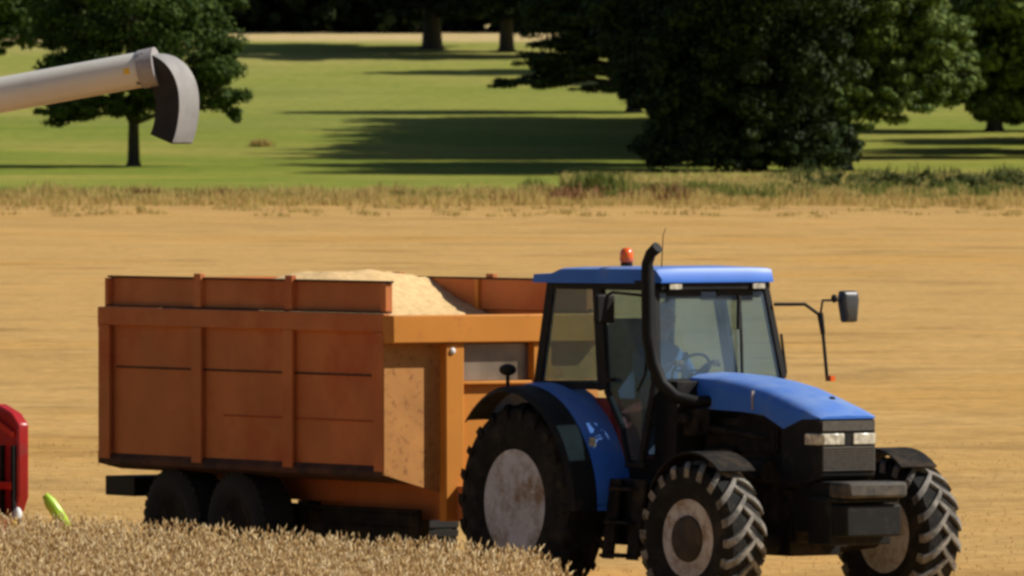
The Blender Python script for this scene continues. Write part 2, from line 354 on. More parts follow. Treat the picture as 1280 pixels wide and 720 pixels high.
tree('parkland_oak', 'spreading oak standing alone in the meadow behind the pale spout', 167, 520,
     [(0, 0, 9.0, 5.4, 5.2, 4.0), (0, -9, 13, 4.8, 6, 3), (0, 9, 13, 4.8, 6, 3), (-2.6, 0, 6.3, 2.6, 7.0, 2.0), (2.8, -.5, 6.3, 3.0, 6.5, 2.6), (4.4, 0, 4.6, 1.9, 2.2, 1.9), (-3.1, -.3, 3.1, 2.1, 5.0, .95),  # fore and aft high clumps, out of view, added to thicken the shadow
      (-.6, -.6, 3.6, 2.6, 2.4, 1.1), (1.6, -1, 4.2, 2.2, 2.2, 1.6), (5.2, .2, 3.2, 1.0, 1.2, .9), (4.0, 0, 8.2, 2.0, 2.4, 2.2), (-4.2, .3, 8.4, 1.6, 2, 1.8)],
     92000, .27, 'leafA', .30, th=2.3, sub=44, spread=.29)
tree('oak_tree', 'leafy tree at the left edge, its crown above the pale tube', -30, 640,
     [(0, 0, 9.5, 5.5, 5, 4), (2.8, 0, 6.6, 2.6, 2.5, 1.7), (-3, 0, 6.5, 2.5, 2.5, 1.8), (1.2, -.5, 5.4, 2.0, 2, 1.3)], 20000, .36, 'leafA', .35, th=3)
tree('broad_tree_shaded', 'shaded part of the broad tree, leaves darkened, sweeping to the ground behind the cab roof', 945, 505,  # one broad tree, split here into shaded and sunlit leaf tones
     [(.8, 0, 10, 6.6, 6.5, 5.0), (.8, 0, 15, 5.0, 8, 3.4), (.8, 3, 9, 6, 8, 5), (.8, -8, 13.2, 6, 6.5, 4.0), (.8, 8, 13.2, 6, 7, 4.2), (-2.7, -5, 13.5, 4, 5, 3.5), (-3.9, -.5, 6.5, 3.2, 3.5, 3.0),  # high clumps out of view, added to cast shade on meadow and crown
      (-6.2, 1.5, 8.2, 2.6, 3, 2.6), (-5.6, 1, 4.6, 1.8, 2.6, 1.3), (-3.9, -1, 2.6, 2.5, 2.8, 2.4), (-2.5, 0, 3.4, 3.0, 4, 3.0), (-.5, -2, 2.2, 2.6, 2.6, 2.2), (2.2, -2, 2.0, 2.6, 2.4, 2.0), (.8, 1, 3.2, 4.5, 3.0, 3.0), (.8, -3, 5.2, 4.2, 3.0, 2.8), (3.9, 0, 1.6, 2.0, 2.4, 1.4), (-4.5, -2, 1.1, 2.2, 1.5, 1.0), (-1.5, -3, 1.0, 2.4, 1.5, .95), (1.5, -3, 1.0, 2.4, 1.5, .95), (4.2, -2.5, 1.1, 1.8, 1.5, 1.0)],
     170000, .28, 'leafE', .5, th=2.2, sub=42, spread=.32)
tree('broad_tree_sunlit', 'sunlit part of the broad tree, leaves brightened, leaning out to the right', 1054, 508,
     [(1.4, 0, 9.0, 3.8, 5, 3.4), (2.0, 0, 13, 4.2, 6, 3.4), (-1.2, -2.6, 5.4, 2.2, 2, 1.7), (0.2, -2.2, 4.2, 2.0, 2.2, 1.6), (0.0, -2.6, 2.7, 1.4, 1.4, 1.2), (3.0, -0.6, 6.0, 2.8, 3.0, 2.3), (4.8, 0, 4.9, 2.0, 2.2, 1.5), (2.2, 0, 8.0, 3.2, 3.2, 2.4), (5.0, 0.5, 6.8, 2.1, 2.2, 1.7), (6.1, 0, 4.8, 1.2, 1.6, 1.3), (2.4, -1, 3.6, 2.0, 2.0, 1.1), (0.8, 0, 5.4, 3, 3, 2.4)],  # top clump, out of view, added to shade the darker mass
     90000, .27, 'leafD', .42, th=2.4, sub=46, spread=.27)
tree('cedar_tree', 'cedar with flat layered branches reaching left beside the broad dark tree', 792, 655,
     [(-6.4, 0, 2.05, 2.9, 2.2, .42), (-3.6, 0, 2.8, 3.0, 2.4, .6), (-5.4, .5, 3.5, 2.6, 2.6, .6), (-2.4, 0, 4.3, 3.4, 3, .7), (-4.5, 0, 5.1, 2.8, 2.6, .8), (-2, 0, 6.3, 4.6, 3.6, 1.0), (-5.2, 0, 7.0, 2.4, 2.6, .9),
      (1.8, 0, 3.5, 3.0, 2.6, 1.1), (-.6, 0, 5.2, 3, 3, 1.3), (1.5, 1, 4.4, 3, 3, 1.3), (3, 0, 5.2, 3.8, 3, 1.3), (-3, 0, 7.6, 4.2, 3, 1.4), (-1, 0, 8.2, 5.4, 4.5, 1.4), (2, 0, 7.5, 4.0, 3.5, 1.2), (0, 0, 11, 5.2, 5, 2), (0, 0, 14.5, 4.4, 4.5, 2), (0, 0, 17.5, 3.4, 3.6, 1.6), (-2.6, -.5, 1.65, 1.6, 1.4, .25)],
     90000, .30, 'leafC', .45, th=1.9, sub=48, spread=.36)
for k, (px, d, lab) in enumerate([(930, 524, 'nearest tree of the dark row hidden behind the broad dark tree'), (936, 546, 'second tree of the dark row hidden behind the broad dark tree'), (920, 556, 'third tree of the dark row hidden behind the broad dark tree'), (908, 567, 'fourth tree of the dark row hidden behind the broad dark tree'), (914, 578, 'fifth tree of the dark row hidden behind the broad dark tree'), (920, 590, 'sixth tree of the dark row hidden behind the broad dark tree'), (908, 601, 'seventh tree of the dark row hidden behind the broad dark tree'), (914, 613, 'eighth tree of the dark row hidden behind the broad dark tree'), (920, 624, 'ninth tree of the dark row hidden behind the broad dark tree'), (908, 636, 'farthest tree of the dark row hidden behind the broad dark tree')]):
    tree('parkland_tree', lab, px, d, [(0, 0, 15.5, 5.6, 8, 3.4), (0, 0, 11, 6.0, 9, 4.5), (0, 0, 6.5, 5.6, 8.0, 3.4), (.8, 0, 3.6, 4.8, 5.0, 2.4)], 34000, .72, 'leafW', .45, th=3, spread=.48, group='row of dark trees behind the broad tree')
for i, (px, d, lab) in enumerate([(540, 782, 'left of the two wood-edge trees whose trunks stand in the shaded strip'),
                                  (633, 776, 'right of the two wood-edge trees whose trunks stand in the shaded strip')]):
    tree('woodland_edge_tree', lab, px, d, [(0, 0, 10, 6.4, 6, 5.5), (0, -12, 11.5, 6, 7, 4.2), (0, 8, 11.5, 6, 7, 4.2), (-3.5, 0, 5.0, 3.2, 3, 2.2), (3.4, 0, 5.0, 3.2, 3, 2.3), (0, -1.5, 4.6, 3.2, 3, 2.0), (-1, -1, 3.2, 2.4, 2.0, .9), (2.4, -1, 3.1, 2.0, 2, .8), (0, 0, 15, 4, 4, 3)],  # outer high clumps, unseen, added to widen the shadow strip
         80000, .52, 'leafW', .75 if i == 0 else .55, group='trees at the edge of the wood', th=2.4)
for px, d, lab in [(1243, 612, 'dark tree with a bare trunk just right of the sunlit crown'),
                   (1318, 545, 'dark tree whose boughs hang in at the right edge'),
                   (1120, 700, 'tall dark tree filling the gap above the sunlit crown'),
                   (1205, 676, 'dark tree between the sunlit crown and the bare trunk'),
                   (1300, 690, 'dark tree in the top right corner behind the others'),
                   (1030, 715, 'dark tree rising behind the top of the broad crown'),
                   (725, 764, 'dark tree behind the layered cedar'),
                   (835, 735, 'tall dark tree between the layered cedar and the broad dark tree')]:
    low = [(-2.5, 1, 2.6, 3.4, 3, 2.0), (2.5, 1, 2.6, 3.4, 3, 2.0), (0, 1, 1.6, 4, 3, 1.5)] if px in (1205, 1300, 835, 1120, 1030) else ([(-2.6, 2, 3.4, 2.6, 3, 1.8), (2.6, 1, 2.4, 3.0, 3, 2.3), (.2, 2, 2.6, 2, 2, 1.6)] if px in (1243, 1318) else [])
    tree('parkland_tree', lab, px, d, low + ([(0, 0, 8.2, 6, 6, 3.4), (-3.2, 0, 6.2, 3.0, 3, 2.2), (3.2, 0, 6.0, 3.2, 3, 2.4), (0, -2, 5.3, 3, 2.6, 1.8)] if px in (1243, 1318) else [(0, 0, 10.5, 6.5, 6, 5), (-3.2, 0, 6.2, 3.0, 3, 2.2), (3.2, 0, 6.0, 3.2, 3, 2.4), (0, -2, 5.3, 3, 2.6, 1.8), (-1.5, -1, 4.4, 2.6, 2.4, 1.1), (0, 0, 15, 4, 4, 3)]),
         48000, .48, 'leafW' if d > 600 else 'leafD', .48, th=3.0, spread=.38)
for px, d, lab in [(1395, 562, 'dark tree hidden just past the right edge, nearer of two'), (1400, 588, 'dark tree hidden just past the right edge, farther of two')]:
    tree('parkland_tree', lab, px, d, [(0, 0, 8.5, 5.0, 10, 2.6), (0, 0, 6, 5.4, 11, 2.5), (0, 0, 3.5, 4.5, 8.0, 2.0)], 20000, .72, 'leafW', .45, th=3, spread=.48)
tree('parkland_tree', 'shadow casting tree beyond the right edge of the photo', 1620, 585, [(0, 0, 9, 6, 5, 5), (0, 0, 4, 5, 4, 2.5), (0, 0, 14, 4, 4, 3)], 14000, .5, 'leafW', .5)

# far-off wood: one mass of foliage and stems
wc = []
for k in range(34):
    px = -220 + k * 52 + random.uniform(-14, 14); d = random.uniform(835, 862)
    for q in range(3):
        dd = d + q * 9
        wc.append((X(px + q * 17, dd), dd, zg(dd) + random.uniform(10, 14), 5.5, 5, 6.5)); wc.append((X(px + q * 17 + 8, dd), dd, zg(dd) + 3.2, 4.2, 4, 4.2))
V, F = leaves(wc, 190000, 1.05, sub=22, spread=.36)
np_mesh('wood', V, F, 'leafW', label='dense dark wood closing the top of the meadow', cat='wood', kind='stuff')

# ------------------------------------------------------------------ blades (crop, grass)
def blades(n, pts, h, wid, lean, rngs=(.75, 1.2)):
    """n bent strips: pts (n,3) base points -> vertices, quads"""
    hh = h * rng.uniform(*rngs, n); an = rng.uniform(0, 2 * np.pi, n); ln = lean * rng.uniform(.2, 1, n) * hh
    wd = wid * rng.uniform(.7, 1.3, n); ta = rng.uniform(0, np.pi, n)
    side = np.stack([np.cos(ta), np.sin(ta), 0 * ta], 1) * wd[:, None] / 2
    dr = np.stack([np.cos(an) * ln, np.sin(an) * ln, 0 * an], 1); up = np.array([0, 0, 1.])
    p0, p1, p2 = pts, pts + dr * .3 + up * hh[:, None] * .6, pts + dr + up * hh[:, None]
    Vv = np.stack([p0 - side, p0 + side, p1 - side, p1 + side, p2 - side * .3, p2 + side * .3], 1).reshape(-1, 3)
    o = np.arange(n)[:, None] * 6
    Ff = np.concatenate([o + np.array([[0, 1, 3, 2]]), o + np.array([[2, 3, 5, 4]])])
    return Vv, Ff, p2, dr

# standing wheat: its cut edge runs parallel to the tractor's path
E0 = np.array([X(0, 90.4), 90.4]); E1 = np.array([X(700, 82.0), 82.0]); ed = (E1 - E0) / np.linalg.norm(E1 - E0); en = np.array([ed[1], -ed[0]])  # en points to camera side
en = en if en[1] < 0 else -en
n = 52000; u = rng.uniform(-4.5, 13.5, n); v = rng.uniform(0, 1, n) ** 1.15 * 9.5
pxc = None
P2 = E0 + ed * u[:, None] + en * (v + .12 * np.sin(u * 3.1) + .1 * np.sin(u * 7.7))[:, None]
pxc = 640 + P2[:, 0] / P2[:, 1] * FPX; lim = 668 + np.maximum(0, 83.2 - P2[:, 1]) * 8 + rng.normal(0, 9, n)
P2 = P2[pxc < lim]; n = len(P2)
P = np.concatenate([P2, np.zeros((n, 1))], 1)
V1, F1, tips, dr = blades(n, P, .70, .008, .22, (.72, 1.14))
# ears: fat spindles that nod from the stem tip
an = rng.uniform(0, 2 * np.pi, n); nod = rng.uniform(.2, 1.0, n); L_ = rng.uniform(.06, .10, n)
ax = np.stack([np.cos(an) * np.sin(nod), np.sin(an) * np.sin(nod), np.cos(nod)], 1)
s1 = np.cross(ax, np.array([.3, .5, .9])); s1 /= np.linalg.norm(s1, axis=1)[:, None]; s2 = np.cross(ax, s1); r_ = rng.uniform(.006, .010, n)[:, None]
b0 = tips; mid = tips + ax * L_[:, None] * .45; e2 = tips + ax * L_[:, None]
VE = np.stack([b0, mid + s1 * r_, mid + s2 * r_, mid - s1 * r_, mid - s2 * r_, e2], 1).reshape(-1, 3); o = np.arange(n)[:, None] * 6
FE = np.concatenate([o + np.array([[0, a, b, b]]) for a, b in ((1, 2), (2, 3), (3, 4), (4, 1))] + [o + np.array([[5, b, a, a]]) for a, b in ((1, 2), (2, 3), (3, 4), (4, 1))])
# as quads need 4 distinct corners, build ears as triangles in a second mesh joined through padding-free lists
nl = 9000; idx = rng.integers(0, n, nl)
V3, F3, _, _ = blades(nl, P[idx] + np.array([0, 0, .25]), .38, .014, .8)
tri = lambda F: np.concatenate([F[:, [0, 1, 2]], F[:, [0, 2, 3]]])
FE = FE[:, :3]
Vc = np.concatenate([V1, VE, V3]); Fc = np.concatenate([tri(F1), FE + len(V1), tri(F3) + len(V1) + len(VE)])
np_mesh('standing_wheat', Vc, Fc, 'crop', label='strip of ripe standing wheat along the near edge', cat='wheat', kind='stuff')

# stubble stalks between and beyond the vehicles
n = 12000; d = 76 + 60 * rng.random(n) ** 1.6; px = rng.uniform(-80, 1360, n)
x = (px - 640) / FPX * d; row = np.round(((x * ed[1] - d * ed[0])) / .125) * .125   # drill rows parallel to the path
off = (x * ed[1] - d * ed[0]); x2 = x + (row - off) * ed[1]; d2 = d - (row - off) * ed[0]
Pz = np.stack([x2, d2, np.array([zg(q) for q in d2])], 1)
rel = (Pz[:, :2] - E0) @ en; Pz = Pz[rel < -.1]; n = len(Pz)
V, F, _, _ = blades(n, Pz, .032, .010, .8)
np_mesh('stubble_stalks', V, F, 'stubble', label='short cut straw stalks standing in rows on the field', cat='stubble', kind='stuff')

# rough margin between field and meadow
def strip(name, m, n, pxr, dr_, h, wid, label, cat, clump=None, rngs=(.5, 1.3)):
    if clump:
        k = clump; cx = rng.uniform(*pxr, k); cd = rng.uniform(*dr_, k); i = rng.integers(0, k, n); sc = rng.uniform(.5, 1.2, k)
        d = cd[i] + rng.normal(0, .5, n); px = cx[i] + rng.normal(0, 9, n) * sc[i]; hs = sc[i]
    else: px = rng.uniform(*pxr, n); d = rng.uniform(*dr_, n); hs = np.ones(n)
    P = np.stack([(px - 640) / FPX * d, d, np.array([zg(q) for q in d]) - .02], 1)
    V, F, _, _ = blades(n, P, h, wid, .35, rngs); V = V.reshape(n, 6, 3); V[:, :, 2] = P[:, None, 2] + (V[:, :, 2] - P[:, None, 2]) * hs[:, None]
    return np_mesh(name, V.reshape(-1, 3), F, m, label=label, cat=cat, kind='stuff')
strip('rough_grass', 'roughgrass', 30000, (-120, 1400), (396, 436), .28, .05, 'dry rough grass along the field margin', 'grass')
strip('stray_grass', 'roughgrass', 5000, (-120, 1400), (366, 404), .16, .06, 'low straggling grass where the margin meets the stubble', 'grass', clump=170)
strip('margin_greens', 'weed', 2600, (-80, 700), (404, 436), .26, .06, 'low green tufts in the left field margin', 'weeds', clump=60)
strip('tall_grass', 'roughgrass', 9000, (-120, 1400), (398, 432), .48, .05, 'taller tufts of bleached grass in the field margin', 'grass', clump=150)
strip('docks', 'dock', 1500, (690, 850), (402, 432), .52, .06, 'red brown seeding docks in the field margin', 'weeds', clump=70)
strip('left_docks', 'dock', 1100, (-50, 1300), (402, 428), .36, .06, 'scattered brown seed heads in the left field margin', 'weeds', clump=26)
strip('green_weeds', 'weed', 7000, (640, 1400), (406, 440), .50, .06, 'green weeds under the trees in the field margin', 'weeds', clump=70)
strip('shaded_grass', 'roughgrass', 9000, (700, 1420), (434, 478), .42, .06, 'uncut grass fringe below the dark trees', 'grass')
strip('fringe_weeds', 'shrub', 3500, (960, 1420), (434, 484), .60, .07, 'leafy fringe weeds in front of the dark trees', 'weeds', clump=80)
for px, d, h, lab in [(745, 420, .98, 'green thistle clump rising above the docks left of the broad tree')]:
    t = empty('thistle_clump', (X(px, d), d, zg(d)), label=lab, cat='plant')
    q = rng.normal(0, .55, (900, 2)); P = np.concatenate([q, np.zeros((900, 1))], 1)
    V, F, _, _ = blades(900, P, h, .07, .4, (.4, 1.2)); np_mesh('foliage', V, F, 'weed', t)
sc_ = []
for k in range(16):
    px = 1010 + k * 24 + random.uniform(-8, 8); d = random.uniform(432, 446)
    sc_.append((X(px, d), d, zg(d) + .35, .7, .7, .55))
V, F = leaves(sc_, 9000, .16, sub=14); np_mesh('low_shrubs', V, F, 'shrub', label='low dark brambles along the right field margin', cat='brambles', kind='stuff')
t = empty('dry_tuft', (X(326, 575), 575, zg(575)), label='small tan tuft of dead growth alone in the meadow right of the oak', cat='tuft')
q = rng.normal(0, .20, (500, 2)) * np.array([1.3, 1]); P = np.concatenate([q, np.zeros((500, 1))], 1); V, F, _, _ = blades(500, P, .45, .05, .5, (.4, 1.1)); np_mesh('foliage', V, F, 'roughgrass', t)

# ------------------------------------------------------------------ wheels
def tyre_profile(r, w, rim):
    h = w / 2
    return [(-h * .80, rim), (-h * .96, rim + (r - rim) * .25), (-h * 1.0, rim + (r - rim) * .55), (-h * .93, r - .055), (-h * .80, r - .015), (-h * .4, r), (h * .4, r), (h * .80, r - .015), (h * .93, r - .055), (h * 1.0, rim + (r - rim) * .55), (h * .96, rim + (r - rim) * .25), (h * .80, rim)]
def lug_geo(b, r, w, n, lh, lw):
    for sgn in (-1, 1):
        for k in range(n):
            a0 = 2 * math.pi * (k + (.5 if sgn > 0 else 0)) / n; rows = []
            steps = 6
            for j in range(steps + 1):
                t = j / steps; y = sgn * (-.04 + t * (w / 2 * 1.02 + .04)); a = a0 - t ** .9 * .9 * w / r * .62
                fall = max(0, t - .72) * .55 * w / .5
                rt = r - fall * .35 + lh * (1 if t < .9 else .8); rb = r - fall * .35 - .05
                dw = lw / r * (.5 + .18 * t)
                rows.append([Vector((rr * math.cos(a + s * dw * (1 if rr == rb else .8)), y, rr * math.sin(a + s * dw * (1 if rr == rb else .8)))) for rr, s in ((rb, -1), (rt, -1), (rt, 1), (rb, 1))])
            b.loft(rows)
def wheel(parent, name, x, y, z, r, w, rim, side, rimm, kind):
    """side=-1: outer face towards -Y. The hub is the wheel's own mesh; rim and tyre are its children."""
    s = side; b = MB()
    if kind == 'rear':
        b.lathe([(s * .02, .16), (s * .10, .16), (s * .13, .11), (s * .13, .001)], 24)
        for k in range(8): a = k * math.pi / 4; b.lathe([(s * .0, .02), (s * .05, .02)], 8, (.21 * math.cos(a), s * .0, .21 * math.sin(a)))
    elif kind == 'front':
        b.lathe([(-s * .02, .245), (s * .05, .245), (s * .13, .225), (s * .20, .20), (s * .215, .16), (s * .215, .001)], 28)
        for k in range(10): a = k * math.pi / 5; b.lathe([(s * .04, .016), (s * .085, .016)], 8, (.225 * math.cos(a), 0, .225 * math.sin(a)))
    else:
        b.lathe([(0, .11), (s * .08, .11), (s * .12, .07), (s * .12, .001)], 20)
    wh = b.build(name, 'hub', parent, loc=(x, y, z))
    b = MB(); h = w / 2
    if kind == 'rear':   pr = [(s*h*.84, rim + .02), (s*h*.82, rim - .012), (s*h*.6, rim - .03), (s*h*.02, rim - .05), (-s*h*.12, rim - .10), (-s*h*.02, rim * .70), (s*h*.28, rim * .52), (s*h*.32, rim * .36), (s*h*.12, rim * .3), (s*h*.10, .001)]
    elif kind == 'front': pr = [(s*h*.82, rim + .015), (s*h*.78, rim - .012), (s*h*.45, rim - .035), (s*h*.05, rim - .06), (-s*h*.1, rim * .70), (0, .001)]
    else: pr = [(s*h*.8, rim + .01), (s*h*.76, rim - .015), (s*h*.3, rim - .04), (0, rim * .6), (0, .001)]
    b.lathe(pr, 40); b.lathe([(-s*h*.82, rim + .015), (-s*h*.78, rim - .012), (-s*h*.3, rim - .04), (-s * h * .12, rim - .045), (-s*h*.12, rim * .4)], 40)
    if kind == 'rear':
        for k in range(8):
            a = k * math.pi / 4 + .2; ca, sa = math.cos(a), math.sin(a)
            b.lathe([(s * .03, .05), (s * .09, .05)], 10, ((rim - .12) * ca, 0, (rim - .12) * sa))
    b.build('rim', rimm, wh)
    b = MB(); b.lathe(tyre_profile(r, w, rim), 64)
    if kind == 'rear': b.mat(1); lug_geo(b, r - .012, w, 22, .045, .07)
    elif kind == 'front': b.mat(1); lug_geo(b, r - .012, w, 20, .045, .062)
    else:
        for k in range(36):
            a = k * math.pi / 18; T = Matrix.Rotation(-a, 4, 'Y'); b.box(r - .02, r + .008, -h * .8, h * .8, -.03, .03, T)
    b.build('tyre', ['tyre', 'lug' if kind == 'front' else 'tyre'] if kind != 'trailer' else ['tyre_trailer'], wh)
    return wh

# ------------------------------------------------------------------ tractor
YAW = -R(56)
TR = Vector((X(768, 90.67), 90.67, 0))
tr = empty('tractor', TR, YAW, label='blue farm tractor with black exhaust and orange beacon hauling the trailer', cat='tractor')
WB, YR, YF = 2.91, .94, 1.05
for s in (-1, 1):
    wheel(tr, 'rear_wheel', .06, s * YR, .90, .885, .50, .475, s, 'rim', 'rear')
    fw = wheel(tr, 'front_wheel', WB, s * YF + (.05 if s > 0 else 0), .67, .655, .42, .345, s, 'rimfront', 'front'); fw.rotation_euler.z = R(4)
# transmission, engine block, axles
b = MB(); b.box(-.45, .55, -.30, .30, .58, 1.15); b.box(.55, 1.75, -.26, .26, .52, 1.10); b.box(1.75, 3.25, -.27, .27, .62, 1.10)
b.box(-.15, .15, -.72, .72, .75, 1.05); b.tube([(0, -.9, .9), (0, .9, .9)], .12, 14)
b.box(.1, .9, -.45, .45, .95, 1.3); b.beam((-.5, 0, .52), (-.95, 0, .50), .25, .1); b.beam((-.3, -.4, .6), (-.95, -.38, .55), .06, .07); b.beam((-.3, .4, .6), (-.95, .38, .55), .06, .07)
b.build('chassis', 'dark', tr, .015)
b = MB(); b.tube([(WB, -.82, .67), (WB, -.3, .62), (WB, .3, .62), (WB, .82, .67)], [.13, .12, .12, .13], 14); b.box(WB - .25, WB + .25, -.28, .28, .50, .80)
b.box(WB + .02, WB + .12, -.80, .80, .56, .62); b.tube([(WB - .16, -.7, .74), (WB - .16, .7, .74)], .03, 8)
b.build('front_axle', 'dark', tr, .01)
b = MB()   # engine side clutter below the bonnet
b.box(1.85, 3.10, -.285, .285, 1.05, 1.72); b.box(1.95, 2.4, -.36, .36, 1.1, 1.45); b.tube([(2.5, -.34, 1.25), (2.95, -.34, 1.25)], .11, 14); b.tube([(2.0, -.36, 1.62), (2.9, -.34, 1.55)], .035, 8)
b.box(2.45, 3.0, -.34, .34, 1.42, 1.62)
b.build('engine', 'dark', tr, .012)
# bonnet: blue shell
secs = [(1.72, .375, 1.80, 2.07, 2.115), (2.1, .372, 1.79, 2.05, 2.10), (2.5, .365, 1.78, 2.005, 2.065), (2.85, .355, 1.76, 1.955, 2.01), (3.15, .345, 1.64, 1.885, 1.935), (3.42, .335, 1.73, 1.82, 1.865), (3.60, .322, 1.735, 1.772, 1.80), (3.655, .30, 1.735, 1.75, 1.765)]
def ring(x, w_, z0, z1, zc): return [Vector((x, y, z)) for y, z in ((-w_, z0), (-w_ * 1.0, z0 + (z1 - z0) * .7), (-w_ * .93, z1), (-w_ * .72, z1 + (zc - z1) * .62), (-w_ * .35, zc - .006), (0, zc), (w_ * .35, zc - .006), (w_ * .72, z1 + (zc - z1) * .62), (w_ * .93, z1), (w_, z0 + (z1 - z0) * .7), (w_, z0))]
b = MB(); b.loft([ring(*q) for q in secs]); hood = b.build('bonnet', 'blue', tr, 0, 50)
b = MB(); b.box(2.70, 2.715, -.376, -.35, 1.80, 1.97); b.build('badge_strip', 'greymetal', hood)
b = MB(); b.ell((3.25, .12, 1.905), (.03, .03, .02), 8, 6); b.build('bonnet_latch', 'black', hood)
b = MB(); b.loft([[Vector((x, y, z)) for y, z in ((-w_, z0), (-w_, z1), (w_, z1), (w_, z0))] for x, w_, z0, z1 in ((3.10, .335, 1.10, 1.735), (3.45, .330, 1.16, 1.733), (3.62, .312, 1.20, 1.733), (3.66, .295, 1.23, 1.70))])
nose = b.build('nose', 'black', tr, .01)
b = MB(); b.box(3.655, 3.675, -.285, .285, 1.27, 1.49)
for k in range(9): b.box(3.673, 3.683, -.28, .28, 1.28 + k * .024, 1.287 + k * .024)
b.box(3.655, 3.672, -.285, .285, 1.63, 1.72); b.build('grille', 'grille', nose)
for s in (-1, 1):
    b = MB(); b.prism([(3.675, s * .05), (3.675, s * .27), (3.64, s * .318), (3.46, s * .336), (3.46, s * .25), (3.60, s * .05)], 'z', 1.505, 1.605)
    b.build('headlight', 'lamp', tr, .008)
# side mesh panels
for s in (-1, 1):
    b = MB()
    for k in range(14): b.box(2.45 + k * .045, 2.47 + k * .045, s * .338 - .006, s * .338 + .006, 1.45, 1.75)
    b.build('side_grille', 'black', nose)
# front support and weights
b = MB(); b.box(3.2, 3.83, -.28, .28, .72, 1.18); b.box(3.5, 3.85, -.33, .33, .62, 1.05); b.build('front_support', 'black', tr, .015)
b = MB(); b.box(3.83, 4.15, -.345, .30, 1.045, 1.185); wt = b.build('weight_carrier', 'dustyblack', tr, .03)
b = MB()
b.box(3.84, 4.08, -.32, .28, .70, .982)
b.box(3.84, 4.06, -.33, .28, 1.0, 1.045); b.build('front_weights', 'black', tr, .02)
# front mudguards
for s in (-1, 1):
    b = MB(); rr = .745; o = []; y0, y1 = s * .80, s * 1.20
    for th in range(52, 156, 8):
        a = R(th); o.append([Vector((WB + q * math.cos(a), y, .70 + q * math.sin(a))) for q, y in ((rr, y0), (rr, y1), (rr - .02, y1), (rr - .02, y0))])
    b.loft(o); b.beam((WB - .1, s * .45, 1.2), (WB - .1, s * .9, 1.42), .06, .04)
    b.build('front_mudguard', 'dark', tr, .006)
# rear mudguards: blue arch with a black outer lip
for s in (-1, 1):
    arc = [(math.cos(R(th)), math.sin(R(th))) for th in range(-2, 131, 6)]
    def rad(c_, s_): return 1.10 + .05 * max(0, c_) ** 2 - .13 * max(0, -c_)
    b = MB(); b.loft([[Vector((rad(c_, s_) * c_, s * y, .90 + q * rad(c_, s_) * s_)) for y, q in ((.58, 1.0), (.93, 1.0), (.98, .985), (.98, .955), (.58, .965))] for c_, s_ in arc])
    rm = b.build('rear_mudguard', 'blue', tr, .01)
    b = MB(); b.loft([[Vector((k * rad(c_, s_) * c_, s * y, .90 + k * rad(c_, s_) * s_)) for y, k in ((.982, .985), (1.21, .975), (1.25, .93), (1.235, .93), (1.20, .955), (.982, .96))] for c_, s_ in arc])
    b.build('mudguard_lip', 'black', rm)
    b = MB(); b.tube([(-.30, s * .98, 1.93), (-.30, s * .98, 2.08)], .018, 8); b.ell((-.30, s * .98, 2.11), (.10, .07, .055), 14, 8); b.build('indicator_lamp', 'black', rm)
    b = MB(); b.box(.985, 1.01, s * .93 - .03, s * .93 + .03, 1.44, 1.52); b.build('reflector', 'lamp', rm)
# tank, steps
b = MB(); b.prism([(.95, .55), (1.75, .55), (1.85, .70), (1.85, 1.15), (1.10, 1.15), (.98, .95)], 'y', -.78, -.42)
b.prism([(.95, .55), (1.75, .55), (1.85, .70), (1.85, 1.15), (1.10, 1.15), (.98, .95)], 'y', .42, .78); b.build('fuel_tank', 'black', tr, .03)
for s in (-1, 1):
    b = MB()
    for k, z in enumerate((.45, .75, 1.05)): b.box(1.25, 1.62, s * (.93 - .05 * k) - .10, s * (.93 - .05 * k) + .10, z, z + .03)
    b.beam((1.24, s * .93, .43), (1.24, s * .83, 1.15), .03, .16, (1, 0, 0)); b.beam((1.63, s * .93, .43), (1.63, s * .83, 1.15), .03, .16, (1, 0, 0)); b.build('cab_step', 'dark', tr)
b = MB(); b.box(1.78, 2.05, -.52, -.36, 1.55, 1.80); b.box(1.80, 1.98, -.60, -.50, 1.66, 1.76); b.build('air_intake', 'dark', tr, .02)

# cab
ZB, ZT = 1.30, 2.90
def side_pt(x, z, s):   # cab side plane leans in towards the roof
    return Vector((x, s * (.76 - .10 * (z - ZB) / (ZT - ZB)), z))
b = MB(); b.prism([(-.22, 1.15), (1.78, 1.15), (1.84, 1.40), (1.86, 1.95), (1.86, 2.04), (1.50, 2.04), (1.5, 1.33), (-.15, 1.33)], 'y', -.60, .60); b.box(-.2, 1.0, -.62, .62, 1.15, 1.32)
cabm = b.build('cab_frame', 'black', tr, .01)
fr = MB()
for s in (-1, 1):
    A0, A1, A2 = side_pt(1.60, 1.30, s), Vector((1.67, s * .70, 2.05)), Vector((1.51, s * .60, 2.93))
    B0, B1 = side_pt(.88, 1.95, s), side_pt(.70, 2.93, s); C0, C1 = side_pt(-.18, 1.95, s), side_pt(-.04, 2.93, s)
    fr.beam(side_pt(1.52, 1.25, s), A1, .05, .07, (1, 0, 0)); fr.beam(A1, A2, .065, .08, (1, 0, 0)); fr.beam(B0, B1, .05, .15, (1, 0, 0)); fr.beam(C0, C1, .05, .12, (1, 0, 0))
    fr.beam(side_pt(-.2, 1.98, s), side_pt(.9, 1.98, s), .05, .07); fr.beam(side_pt(-.06, 2.90, s), side_pt(1.50, 2.90, s), .05, .09)
    fr.beam(side_pt(.92, 1.95, s), side_pt(1.20, 1.62, s), .05, .05); fr.beam(side_pt(1.20, 1.62, s), side_pt(1.34, 1.28, s), .05, .05); fr.beam(side_pt(1.30, 1.28, s), side_pt(1.6, 1.28, s), .05, .05)
